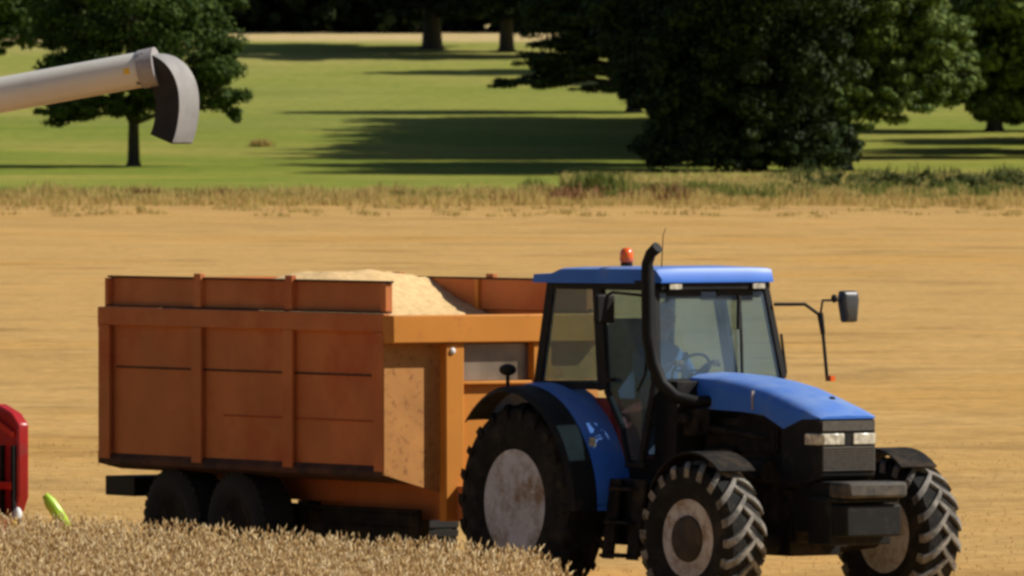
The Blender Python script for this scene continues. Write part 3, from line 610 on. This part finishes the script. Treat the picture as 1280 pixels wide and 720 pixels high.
fr.beam((-.16, -.7, 1.98), (-.16, .7, 1.98), .06, .06); fr.beam((-.04, -.64, 2.90), (-.04, .64, 2.90), .06, .08); fr.beam((1.51, -.60, 2.87), (1.51, .60, 2.87), .06, .17); fr.beam((1.67, -.70, 2.03), (1.67, .70, 2.03), .05, .05)
fr.build('pillars', 'black', cabm, .008)
def pane(name, pts, parent, m='glass', th=.008, off=0):
    p = [Vector(q) for q in pts]; nrm = (p[1] - p[0]).cross(p[2] - p[0]).normalized() * th
    b = MB(); b.loft([[q for q in p], [q + nrm for q in p]]); return b.build(name, m, parent, smooth=0)
for s in (-1, 1):
    pane('quarter_window', [side_pt(-.13, 2.0, s), side_pt(.84, 2.0, s), side_pt(.68, 2.87, s), side_pt(0, 2.87, s)], cabm)
    dr = pane('door_window', [side_pt(.92, 1.98, s), side_pt(1.22, 1.62, s), side_pt(1.36, 1.32, s), side_pt(1.50, 1.32, s), (1.645, s * .71, 2.05), (1.50, s * .63, 2.87), side_pt(.74, 2.87, s)], cabm, 'glassdark')
    b = MB(); b.box(.98, 1.06, s * .75 - .02, s * .75 + .02, 2.02, 2.06); b.build('door_latch', 'black', dr); b = MB(); b.tube([(1.5, s * .78, 1.95), (1.62, s * .78, 2.1), (1.6, s * .74, 2.45)], .013, 8); b.build('door_handle', 'black', dr)
pane('windscreen', [(1.685, -.67, 2.06), (1.685, .67, 2.06), (1.545, .57, 2.84), (1.545, -.57, 2.84)], cabm)
pane('rear_window', [(-.17, -.66, 2.02), (-.17, .66, 2.02), (-.04, .6, 2.87), (-.04, -.6, 2.87)], cabm)
b = MB(); b.tube([(1.72, .22, 2.10), (1.665, .25, 2.42), (1.62, .27, 2.66)], .016, 6); b.tube([(1.645, .235, 2.50), (1.60, .27, 2.80)], .024, 6); b.build('wiper', 'black', cabm)
# roof
def rr_(x, w_, z0, z1, t): return [Vector((x, y, z)) for y, z in ((-w_ - .01, z0), (-w_ + .005, z1), (-w_ * .92, z1 + t * .6), (-w_ * .6, z1 + t), (w_ * .6, z1 + t), (w_ * .92, z1 + t * .6), (w_ - .005, z1), (w_ + .01, z0))]
b = MB(); b.loft([rr_(-.32, .68, 2.925, 2.955, .0), rr_(-.28, .71, 2.91, 2.985, .005), rr_(.02, .72, 2.91, 2.995, .01), rr_(.16, .72, 2.91, 3.035, .02), rr_(1.0, .71, 2.915, 3.045, .025), rr_(1.46, .66, 2.92, 3.045, .02), rr_(1.585, .645, 2.925, 3.04, .015), rr_(1.645, .615, 2.925, 2.95, .0)])
roof = b.build('roof', 'blue', tr, 0, 40)
b = MB(); b.box(-.10, 1.62, -.60, .60, 2.865, 2.918); b.box(1.30, 1.56, -.5, -.12, 2.78, 2.87); b.box(1.30, 1.56, .05, .45, 2.76, 2.87); b.build('roof_lining', 'black', roof)
for y in (-.46, .46):
    b = MB(); b.box(1.58, 1.64, y - .08, y + .08, 2.855, 2.925); lf = b.build('work_light', 'black', roof, .01)
    b = MB(); b.box(1.64, 1.648, y - .065, y + .065, 2.868, 2.913); b.build('lens', 'lamp', lf)
b = MB(); b.lathe([(0, .055), (.03, .055)], 16); bc = b.build('beacon_base', 'black', roof, loc=(.92, -.50, 3.07)); bc.rotation_euler = (R(90), 0, 0)
b = MB(); b.lathe([(.03, .05), (.05, .064), (.12, .060), (.155, .045), (.165, .02), (.166, .001)], 20); b.build('beacon', 'amber', bc, smooth=60)
b = MB(); b.tube([(1.36, -.42, 3.05), (1.37, -.41, 3.35), (1.40, -.40, 3.42)], [.006, .004, .003], 6); b.build('aerial', 'black', roof)
# exhaust
b = MB(); b.tube([(2.05, -.30, 1.86), (1.99, -.50, 1.86), (1.90, -.64, 1.90), (1.82, -.74, 2.02), (1.76, -.785, 2.2), (1.70, -.80, 2.45), (1.69, -.80, 3.02), (1.68, -.80, 3.10), (1.72, -.79, 3.19), (1.80, -.77, 3.25)],
       [.052, .055, .057, .058, .060, .061, .061, .052, .050, .054], 16)
b.build('exhaust', 'soot', tr, smooth=60)
# mirrors
b = MB(); b.tube([(1.60, .66, 2.72), (1.72, .92, 2.72), (1.76, 1.06, 2.62)], .016, 8); b.tube([(1.76, 1.06, 2.64), (1.78, 1.08, 2.45)], [.03, .022], 8); b.tube([(1.78, 1.08, 2.45), (1.82, 1.10, 2.02)], .016, 8); b.tube([(1.76, 1.06, 2.6), (1.76, 1.09, 2.755), (1.76, 1.30, 2.755), (1.76, 1.33, 2.755)], .012, 8)
b.ell((1.76, 1.22, 2.77), (.03, .03, .04), 8, 6); arm = b.build('mirror_arm', 'black', tr)
b = MB(); b.loft([[Vector((x, 1.385 + y, 2.70 + z)) for y, z in ((-.085 * k, .14 * k), (.085 * k, .14 * k), (.10 * k, .06 * k), (.08 * k, -.15 * k), (-.06 * k, -.15 * k), (-.10 * k, .06 * k))] for x, k in ((1.70, .9), (1.73, 1), (1.79, .95), (1.81, .7))]); mh = b.build('mirror', 'mirror', arm, .01)
b = MB(); b.box(1.83, 1.90, 1.08, 1.13, 2.02, 2.07); b.build('marker_lamp', 'amber', tr)
b = MB(); b.tube([(1.60, -.66, 2.80), (1.35, -.95, 2.84), (1.30, -1.0, 2.80)], .014, 8); arm = b.build('mirror_arm', 'black', tr)
b = MB(); b.box(1.25, 1.32, -1.10, -.90, 2.56, 2.82); b.build('mirror', 'black', arm, .02)
# interior
b = MB(); b.loft([[Vector((x, y, z)) for y, z in ((-.26 * k, 1.62), (.26 * k, 1.62), (.26 * k, 1.76), (-.26 * k, 1.76))] for x, k in ((.30, .9), (.36, 1), (.82, 1), (.88, .9))])
b.loft([[Vector((.26 - .10 * (z - 1.7) + dx, y * k, z)) for dx, y in ((0, -.27), (.0, .27), (.13, .25), (.13, -.25))] for z, k in ((1.70, 1), (2.25, 1), (2.48, .9), (2.58, .6))]); b.box(.4, .8, -.2, .2, 1.32, 1.62); b.build('driver_seat', 'seat', tr, .03)
b = MB(); b.box(1.30, 1.655, -.34, .34, 1.34, 2.05); b.tube([(1.4, 0, 1.8), (1.22, 0, 2.10)], .035, 10); dash = b.build('dashboard', 'black', tr, .03)
b = MB(); pts = [Vector((1.22, 0, 2.12)) + Vector((math.sin(R(38)) * math.cos(a) , 0, math.cos(R(38)) * math.cos(a))) .xyz * .19 + Vector((0, math.sin(a) * .19, 0)) for a in [k * math.pi / 12 for k in range(25)]]
b.tube(pts, .014, 8); b.beam((1.22, -.19, 2.12), (1.22, .19, 2.12), .03, .015); b.build('steering_wheel', 'black', dash)
b = MB(); b.box(1.02, 1.46, -.57, .57, 1.323, 1.34); b.prism([(.9, 1.33), (1.15, 1.33), (1.02, 1.62), (.86, 1.95), (.80, 1.95)], 'y', -.62, -.56); b.box(.2, .95, -.62, -.36, 1.33, 1.86); b.build('cab_console', 'red', tr)

# ------------------------------------------------------------------ driver (skin-grown body)
def skin(name, vs_, es, rs, m, parent=None, sub=2, root=0):
    me = bpy.data.meshes.new(name); me.from_pydata(vs_, es, []); me.materials.append(M[m]); o = bpy.data.objects.new(name, me); col.objects.link(o)
    sk_ = o.modifiers.new('skin', 'SKIN'); sk_.use_smooth_shade = True
    if not me.skin_vertices: me.attributes  # layer is made by the modifier
    lay = me.skin_vertices[0].data if me.skin_vertices else None
    if lay:
        for i, r in enumerate(rs): lay[i].radius = r if isinstance(r, tuple) else (r, r); lay[i].use_root = (i == root)
    ss = o.modifiers.new('sub', 'SUBSURF'); ss.levels = sub; ss.render_levels = sub
    if parent: o.parent = parent
    return o
def bake_skin(parts, name, parent, loc):
    """apply modifiers of several skinned chains and weld them into one mesh object"""
    dg = bpy.context.evaluated_depsgraph_get(); dg.update(); V = []; F = []; MI = []; mats = []
    for o in parts:
        me = o.evaluated_get(dg).to_mesh(); k = len(V); V += [tuple(v.co) for v in me.vertices]; F += [tuple(k + i for i in p.vertices) for p in me.polygons]
        mn = o.data.materials[0]
        if mn not in mats: mats.append(mn)
        MI += [mats.index(mn)] * len(me.polygons)
    me2 = bpy.data.meshes.new(name); me2.from_pydata(V, [], F)
    for q in mats: me2.materials.append(q)
    me2.polygons.foreach_set('material_index', MI); me2.polygons.foreach_set('use_smooth', [True] * len(F))
    for o in parts: bpy.data.objects.remove(o)
    ob = bpy.data.objects.new(name, me2); col.objects.link(ob)
    if parent: ob.parent = parent
    ob.location = loc; return ob
def seat_body():
    v = [(0, 0, 0), (.02, 0, .14), (.0, 0, .30), (-.01, 0, .44), (.02, 0, .53), (.05, 0, .60), (.09, 0, .70)]; r = [(.15, .17), (.14, .16), (.15, .19), (.12, .17), (.065, .065), (.058, .058), (.085, .075)]
    e = [(0, 1), (1, 2), (2, 3), (3, 4), (4, 5)]
    v = v[:6]; r = r[:6]
    for s in (-1, 1):
        k = len(v); v += [(.08, s * .10, -.01), (.46, s * .15, .03), (.52, s * .14, -.22), (.54, s * .13, -.36), (.68, s * .14, -.40)]; r += [.10, .075, .055, .045, (.045, .035)]
        e += [(0, k), (k, k + 1), (k + 1, k + 2), (k + 2, k + 3), (k + 3, k + 4)]
        k = len(v); v += [(.0, s * .19, .42), (.13, s * .27, .20), (.36, s * .21, .30), (.45, s * .185, .345)]; r += [.075, .052, .040, .028]
        e += [(3, k), (k, k + 1), (k + 1, k + 2), (k + 2, k + 3)]
    return v, e, r
v, e, r = seat_body(); parts = [skin('b', v, e, r, 'cloth')]
# neck and head
parts.append(skin('n', [(.03, 0, .50), (.06, 0, .60), (.08, 0, .66)], [(0, 1), (1, 2)], [.055, .052, .05], 'skin', sub=1))
for s in (-1, 1):   # hands: palm and five unequal curled fingers
    ps = Vector((.45, s * .185, .345)); parts.append(skin('p', [tuple(ps), tuple(ps + Vector((.05, 0, .02))), tuple(ps + Vector((.085, 0, .025)))], [(0, 1), (1, 2)], [(.026, .018), (.036, .016), (.036, .014)], 'skin', sub=1))
    for k, ln in enumerate((.065, .075, .07, .055)):
        q = ps + Vector((.08, (k - 1.5) * .020, .03)); parts.append(skin('f', [tuple(q), tuple(q + Vector((ln * .5, 0, .01))), tuple(q + Vector((ln * .75, 0, -.022))), tuple(q + Vector((ln * .5, 0, -.045)))], [(0, 1), (1, 2), (2, 3)], [.009, .009, .008, .007], 'skin', sub=1))
    q = ps + Vector((.03, -s * .03, .0)); parts.append(skin('f', [tuple(q), tuple(q + Vector((.03, -s * .022, -.01))), tuple(q + Vector((.055, -s * .018, -.03)))], [(0, 1), (1, 2)], [.011, .010, .008], 'skin', sub=1))
person = bake_skin(parts, 'person', None, (0, 0, 0))
Hh = Matrix.Translation(TR) @ Matrix.Rotation(YAW, 4, 'Z'); person.location = Hh @ Vector((.74, -.02, 1.80)); person.rotation_euler = (0, 0, YAW); person.scale = (1.12, 1.12, 1.08)
tag(person, 'driver in blue overalls sitting at the wheel inside the cab', 'person')
b = MB(); hc = Vector((.10, 0, .735))
b.ell(hc, (.098, .076, .118), 20, 14); b.ell(hc + Vector((.025, 0, -.055)), (.07, .058, .065), 14, 10)
b.tube([hc + Vector((.092, 0, .015)), hc + Vector((.118, 0, -.03)), hc + Vector((.095, 0, -.04))], [.010, .016, .010], 8)
for s in (-1, 1): b.ell(hc + Vector((-.005, s * .078, -.01)), (.018, .010, .032), 8, 8)
b.mat(1)
for s in (-1, 1): b.ell(hc + Vector((.088, s * .03, .008)), (.008, .012, .007), 8, 6)
b.ell(hc + Vector((.087, 0, -.065)), (.006, .024, .005), 8, 6)
b.build('head', ['skin', 'eye'], person, smooth=80)
b = MB(); b.ell(hc + Vector((-.018, 0, .028)), (.098, .084, .105), 20, 14); b.build('hair', 'hair', person, smooth=80)

# ------------------------------------------------------------------ trailer
h_ = Vector((math.cos(YAW), math.sin(YAW), 0)); TL = TR + h_ * -2.03
tl = empty('grain_trailer', TL, -R(56.5), label='rust orange high sided grain trailer on tandem wheels, coupled behind the tractor', cat='trailer')
L0, W, ZR, ZQ, ZL = -5.12, 1.2, 2.90, 2.60, 1.08
b = MB()
for s in (-1, 1): b.box(L0, -.02, s * 1.13 - .012, s * 1.13 + .012, ZL + .10, 2.43)
body = b.build('side_panel', 'side', tl)
for s in (-1, 1):
    y = s * 1.165
    b = MB(); b.box(L0 - .03, .0, min(s * 1.12, s * 1.20), max(s * 1.12, s * 1.20), 2.425, 2.60); b.build('side_rail', 'side', tl, .012)
    for zc, x0, x1, hh in ((2.03, L0 + .25, -.3, .018), (1.60, -2.9, -.25, .012)):
        b = MB(); b.box(x0, x1, min(s * 1.14, s * 1.152), max(s * 1.14, s * 1.152), zc - hh, zc); b.build('swage_line', 'sidedark' if zc > 2 else 'inner', tl)
    for x0, wd in ((L0, .20), (-3.40, .17), (-1.76, .17), (-.16, .16)):
        b = MB(); b.box(x0, x0 + wd, min(s * 1.19, s * 1.205), max(s * 1.19, s * 1.205), ZL + .05, 2.425); b.box(x0, x0 + .015, min(s * 1.142, s * 1.19), max(s * 1.142, s * 1.19), ZL + .05, 2.425)
        b.box(x0 + wd - .05, x0 + wd - .04, min(s * 1.142, s * 1.19), max(s * 1.142, s * 1.19), ZL + .05, 2.425)
        b.build('side_post', 'side', tl)
    # bottom: panel folds in under the side
    b = MB(); b.prism([(s * 1.142, ZL + .10), (s * 1.20, ZL + .05), (s * 1.20, ZL), (s * .95, ZL - .06), (s * .95, ZL - .02), (s * 1.10, ZL + .05)], 'x', L0, -.02); b.build('bottom_rail', 'sidedark', tl)  # dark brown: grime, with the shadow under the side put into colour
    # extension boards
    b = MB(); b.box(L0 + .08, -.02, s * 1.10 - .01, s * 1.10 + .01, 2.602, 2.885); b.build('extension_board', ['side'], tl)
    b = MB(); b.box(L0 + .06, -.0, min(s * 1.085, s * 1.135), max(s * 1.085, s * 1.135), 2.885, 2.905); b.box(L0 + .06, .0, min(s * 1.11, s * 1.16), max(s * 1.11, s * 1.16), 2.602, 2.618); b.build('top_trim', 'sidedark', tl)
    for x0, wd, zt in ((L0 + .07, .05, 2.88), (-3.42, .12, 2.94), (-1.78, .12, 2.94), (-.10, .08, 2.88)):
        b = MB(); b.box(x0, x0 + wd, min(s * 1.11, s * 1.165), max(s * 1.11, s * 1.165), 2.618, zt); b.build('extension_post', 'side', tl, .005)
    for x0 in (-1.9, -3.3):  # inside stiffener
        b = MB(); b.box(x0, x0 + .06, min(s * 1.06, s * 1.09), max(s * 1.06, s * 1.09), 2.3, 2.885); b.build('inner_stiffener', 'orange', tl)
b = MB(); b.box(L0, L0 + .03, -1.13, 1.13, ZL, 2.88); b.box(L0 - .05, L0, -1.18, 1.18, 2.40, 2.50); b.box(L0 - .05, L0, -1.18, 1.18, 1.08, 1.2); b.build('tailgate', 'side', tl)
b = MB(); b.box(L0, 0, -1.1, 1.1, ZL - .03, ZL); b.build('floor', 'sidedark', tl)
b = MB(); b.prism([(-1.2, 1.10), (-.6, .93), (.6, .93), (1.2, 1.10), (1.2, 2.33), (-1.2, 2.33)], 'x', -.02, .012); b.build('front_panel', 'ochre', tl)
b = MB(); b.box(-.02, .165, -1.2, 1.2, 2.325, 2.585); b.build('front_beam', 'orange', tl, .012)
b = MB()
for s in (-1, 1): b.box(.012, .13, s * .49 - .10, s * .49 + .10, .66, 2.32)
b.box(.012, .06, -.39, .39, .80, 1.93); b.box(.012, .12, -.39, .39, 1.93, 1.965); tw = b.build('front_tower', 'orange', tl, .01)
b = MB(); b.box(.03, .042, -.39, .39, 1.97, 2.31); b.build('window', 'perspex', tw)
b = MB(); b.ell((.135, -.52, 2.25), (.02, .032, .032), 12, 8); b.build('lamp', 'white', tw)
# grain load
b = MB(); nx, ny = 60, 26; gv = []
for i in range(nx + 1):
    for j in range(ny + 1):
        gx = -.03 + (L0 + .09) * i / nx; gy = -1.085 + 2.17 * j / ny
        z = 2.935 - .22 * max(0, -.1 - gy) - .09 * max(0, gy - .3) - .30 * max(0, gx + 2.75) - .13 * max(0, -gx - 3.1) + .05 * math.exp(-((gx + 2.7) ** 2 + (gy - .3) ** 2) * 3)
        z = z + .02 * math.sin(gx * 5 + gy * 3) + .012 * random.uniform(-1, 1)
        gv.append((gx, gy, max(2.15, min(z, 3.2))))
b.add(gv, [(i*(ny+1)+j, i*(ny+1)+j+1, (i+1)*(ny+1)+j+1, (i+1)*(ny+1)+j) for i in range(nx) for j in range(ny)])
g = b.build('grain_load', 'grain', None, smooth=80); g.location = tl.location; g.rotation_euler = tl.rotation_euler
tag(g, 'heap of pale wheat grain filling the orange trailer', 'grain', kind='stuff')
# running gear
b = MB()
for s in (-1, 1): b.box(-5.0, -1.85, s * .42 - .05, s * .42 + .05, .78, .99); b.box(-1.85, .30, s * .42 - .05, s * .42 + .05, .66, .99)
b.box(.30, .34, -.47, .47, .66, .99); b.box(-2.4, .28, -.37, .37, .72, .95)
b.build('chassis', 'side', tl, .01)
b = MB(); b.beam((.3, -.35, .70), (1.05, 0, .54), .12, .14); b.beam((.3, .35, .70), (1.05, 0, .54), .12, .14); b.tube([(.98, 0, .54), (1.10, 0, .52)], .05, 10); b.build('drawbar', 'dark', tl)
b = MB(); b.box(-5.30, -4.75, -1.02, 1.02, .76, .95); b.build('rear_bumper', 'black', tl, .01)
b = MB(); b.box(-2.75, -.2, -.68, -.64, .30, .59); b.box(-2.75, -.2, -.68, -.64, .715, .76)
for x0, x1 in ((-2.75, -2.60), (-2.44, -2.12), (-1.94, -.2)): b.box(x0, x1, -.68, -.64, .59, .715)
b.box(-1.3, -.5, -.64, -.45, .36, .60); b.build('side_guard', 'dark', tl, .01)
for xw in (-3.93, -2.76):
    b = MB(); b.tube([(xw, -1.0, .53), (xw, 1.0, .53)], .06, 12); b.box(xw - .5, xw + .5, -.55, -.48, .60, .68); b.box(xw - .5, xw + .5, .48, .55, .60, .68); b.box(xw - .1, xw + .1, -.6, -.4, .5, .72); b.box(xw - .1, xw + .1, .4, .6, .5, .72); b.build('axle', 'dark', tl)
    for s in (-1, 1): wheel(tl, 'wheel', xw, s * .93, .53, .52, .42, .28, s, 'hub', 'trailer')

# ------------------------------------------------------------------ combine harvester (mostly beyond the left edge)
CH = Vector((-8.75, 92.0, 0)); cb = empty('combine_harvester', CH, YAW, label='combine with pale unloading tube and red header entering at the left edge', cat='combine harvester')
Ci = (Matrix.Translation(CH) @ Matrix.Rotation(YAW, 4, 'Z')).inverted()
def cw(x, y, z): return Ci @ Vector((x, y, z))
b = MB(); b.prism([(-4.5, 1.3), (.8, 1.1), (1.2, 1.8), (1.2, 3.1), (-1.0, 3.7), (-4.0, 3.4), (-4.8, 2.6)], 'y', -1.3, 1.3); b.build('body', 'dullgreen', cb, .06)
b = MB(); b.prism([(1.2, 1.9), (2.5, 1.9), (2.75, 2.6), (2.55, 3.45), (1.2, 3.45)], 'y', -.85, .85); cc = b.build('cab', 'black', cb, .06)
b = MB(); b.box(1.1, 2.8, -.95, .95, 3.455, 3.60); b.build('roof', 'white', cc, .05)
for xx, rr, ww in ((.6, .95, .65), (-3.6, .65, .42)):
    for s in (-1, 1): wheel(cb, 'wheel', xx, s * 1.45, rr + .015, rr, ww, rr * .5, s, 'white', 'rear')
b = MB(); b.prism([(1.0, 1.5), (2.6, .7), (2.6, .25), (1.0, .8)], 'y', -.6, .6); b.build('feeder_house', 'redpaint', cb, .03)
HY0 = cw(X(14, 90.2), 90.2, 0)     # left end of the header
hx, hy = HY0.x, HY0.y
b = MB(); b.box(hx - .45, hx - .35, hy - 5.6, hy, .25, 1.15); b.box(hx - .4, hx + .45, hy - 5.6, hy, .18, .24); b.tube([(hx, hy - 5.5, .5), (hx, hy - .05, .5)], .28, 18); hd = b.build('header', 'redpaint', cb, .01)
b = MB(); b.prism([(hx - .55, .62), (hx - .55, 1.55), (hx - .25, 1.80), (hx + .02, 1.72), (hx + .15, 1.62), (hx + .15, .95), (hx - .05, .62)], 'y', hy - .02, hy + .10); b.build('end_plate', 'redpaint', hd, .02)
b = MB(); b.prism([(hx - .52, 1.44), (hx - .27, 1.70), (hx + .10, 1.55), (hx + .10, 1.50), (hx - .27, 1.63), (hx - .47, 1.38)], 'y', hy - .055, hy - .022); b.build('lit_edge', 'redbright', hd, .006)  # bright edge: light catching the plate's top, put into colour
for q in (-.42, -.12, .08):
    b = MB(); b.box(hx + q, hx + q + .045, hy - .06, hy - .022, .66, 1.42); b.build('recess_strip', 'black', hd, .006)  # black strips: the dark of the plate's recesses painted on
b = MB(); b.box(hx - .40, hx + .10, hy - .065, hy - .022, 1.02, 1.09); b.build('end_brace', 'redbright', hd, .006)
b = MB(); b.tube([(hx + .25, hy - 5.5, 1.2), (hx + .25, hy - .5, 1.2)], .05, 10)
for k in range(6):
    a = k * math.pi / 3 + .3; c_, s_ = .45 * math.cos(a), .45 * math.sin(a); b.tube([(hx + .25 + c_, hy - 5.5, 1.2 + s_), (hx + .25 + c_, hy - .75, 1.2 + s_)], .018, 6)
    for q in range(7): b.beam((hx + .25, hy - .9 - q * .76, 1.2), (hx + .25 + c_, hy - .9 - q * .76, 1.2 + s_), .02, .03)
b.build('reel', 'redpaint', hd)
p0 = cw(X(22, 89.6), 89.6, .70); b = MB(); b.ell(p0 + Vector((0, 0, .05)), (.05, .05, .13), 12, 8); b.build('marker', 'white', hd)
b = MB(); b.ell(cw(X(17, 89.5), 89.5, .70), (.03, .03, .08), 10, 8); b.build('reflector', 'yellow', hd)
a0 = cw(X(56, 89.8), 89.8, .985); a1 = cw(X(88, 89.8), 89.8, .64); b = MB(); am = a0.lerp(a1, .5)
b.tube([a0, a0.lerp(a1, .2) , am, a0.lerp(a1, .85), a1], [.03, .058, .06, .05, .02], 10)
b.tube([a1, cw(X(84, 89.9), 90.0, .45), cw(X(30, 90.2), 90.2, .40)], .03, 8)
b.build('crop_divider', 'lime', hd)
# unloading tube and spout
q0, q1 = Vector((-8.0, 92.1, 4.05)), Vector((X(176, 91), 91, HC + (HY - 87) / (FPX / 91)))
b = MB(); b.tube([Ci @ q0, Ci @ q1], .165, 28); tb = b.build('unloading_tube', 'cream', cb, smooth=60)
b = MB(); b.tube([Ci @ Vector((-8.3, 92.15, 2.6)), Ci @ Vector((-8.3, 92.15, 3.7)), Ci @ Vector((-8.2, 92.13, 3.98)), Ci @ q0], .18, 20); b.build('elbow', 'greymetal', tb)
ax = (q1 - q0).normalized()
b = MB(); b.tube([Ci @ (q1 + ax * .004), Ci @ (q1 + ax * .16)], [.178, .183], 24); b.build('collar', 'greymetal', tb)
k1 = q1 - ax * .10 + Vector((.0, -.16, .005)); b = MB(); b.box(-.055, .055, -.008, .008, -.028, .028, Matrix.Translation(Ci @ k1) @ (Ci.to_3x3() @ Matrix.Rotation(0, 3, 'Z')).to_4x4() @ Matrix.Rotation(-R(10), 4, 'Y')); b.build('sticker', 'yellow', tb)
# spout: curved square duct, seen half from its outer back
ph = R(36); ud = Vector((math.cos(ph), -math.sin(ph), 0)); vd = Vector((math.sin(ph), math.cos(ph), 0))
cpx = [(184, 86), (199, 88), (212, 97), (220, 113), (222, 135), (219, 158), (214, 174)]
cpx = [tuple(.5 * ((2 * p1[q]) + (p2[q] - p0_[q]) * t + (2 * p0_[q] - 5 * p1[q] + 4 * p2[q] - p3[q]) * t * t + (3 * p1[q] - p0_[q] - 3 * p2[q] + p3[q]) * t ** 3) for q in (0, 1)) for p0_, p1, p2, p3 in zip([cpx[0]] + cpx[:-2], cpx[:-1], cpx[1:], cpx[2:] + [cpx[-1]]) for t in (0, .25, .5, .75)] + [cpx[-1]]
rings = []
ctr = [Vector((X(px, 91), 91, HC + (HY - py) / (FPX / 91))) for px, py in cpx]
for i, c in enumerate(ctr):
    t = (ctr[min(i + 1, len(ctr) - 1)] - ctr[max(0, i - 1)]); t = (ud * t.dot(ud) / max(.2, ud.x) * 1.0 + Vector((0, 0, t.z))).normalized()
    nrm = vd.cross(t).normalized(); a, bb = .15, .145 - .0005 * i
    rings.append([Ci @ (c + vd * sy * a + nrm * sx * bb) for sx, sy in ((-1, -1), (-.3, -1), (1, -1), (1, 1), (-1, 1))])
outer_sign = 1
b = MB()
n_ = 5; vv = [p for r2 in rings for p in r2]; ff = []; mi = []
for k in range(len(rings) - 1):
    for i in range(n_): ff.append((k*n_+i, k*n_+(i+1) % n_, (k+1)*n_+(i+1) % n_, (k+1)*n_+i)); mi.append(i)
b.add(vv, ff); b.add(rings[0], [tuple(range(5))]); 
b.mi = [(1 if i in (0, 1) else 0) for i in mi] + [0]  # near side takes the dark material: its shade put into colour
sp = b.build('spout', ['rubbergrey', 'rubbershade'], tb, smooth=40)
md = sp.modifiers.new('thick', 'SOLIDIFY'); md.thickness = .015
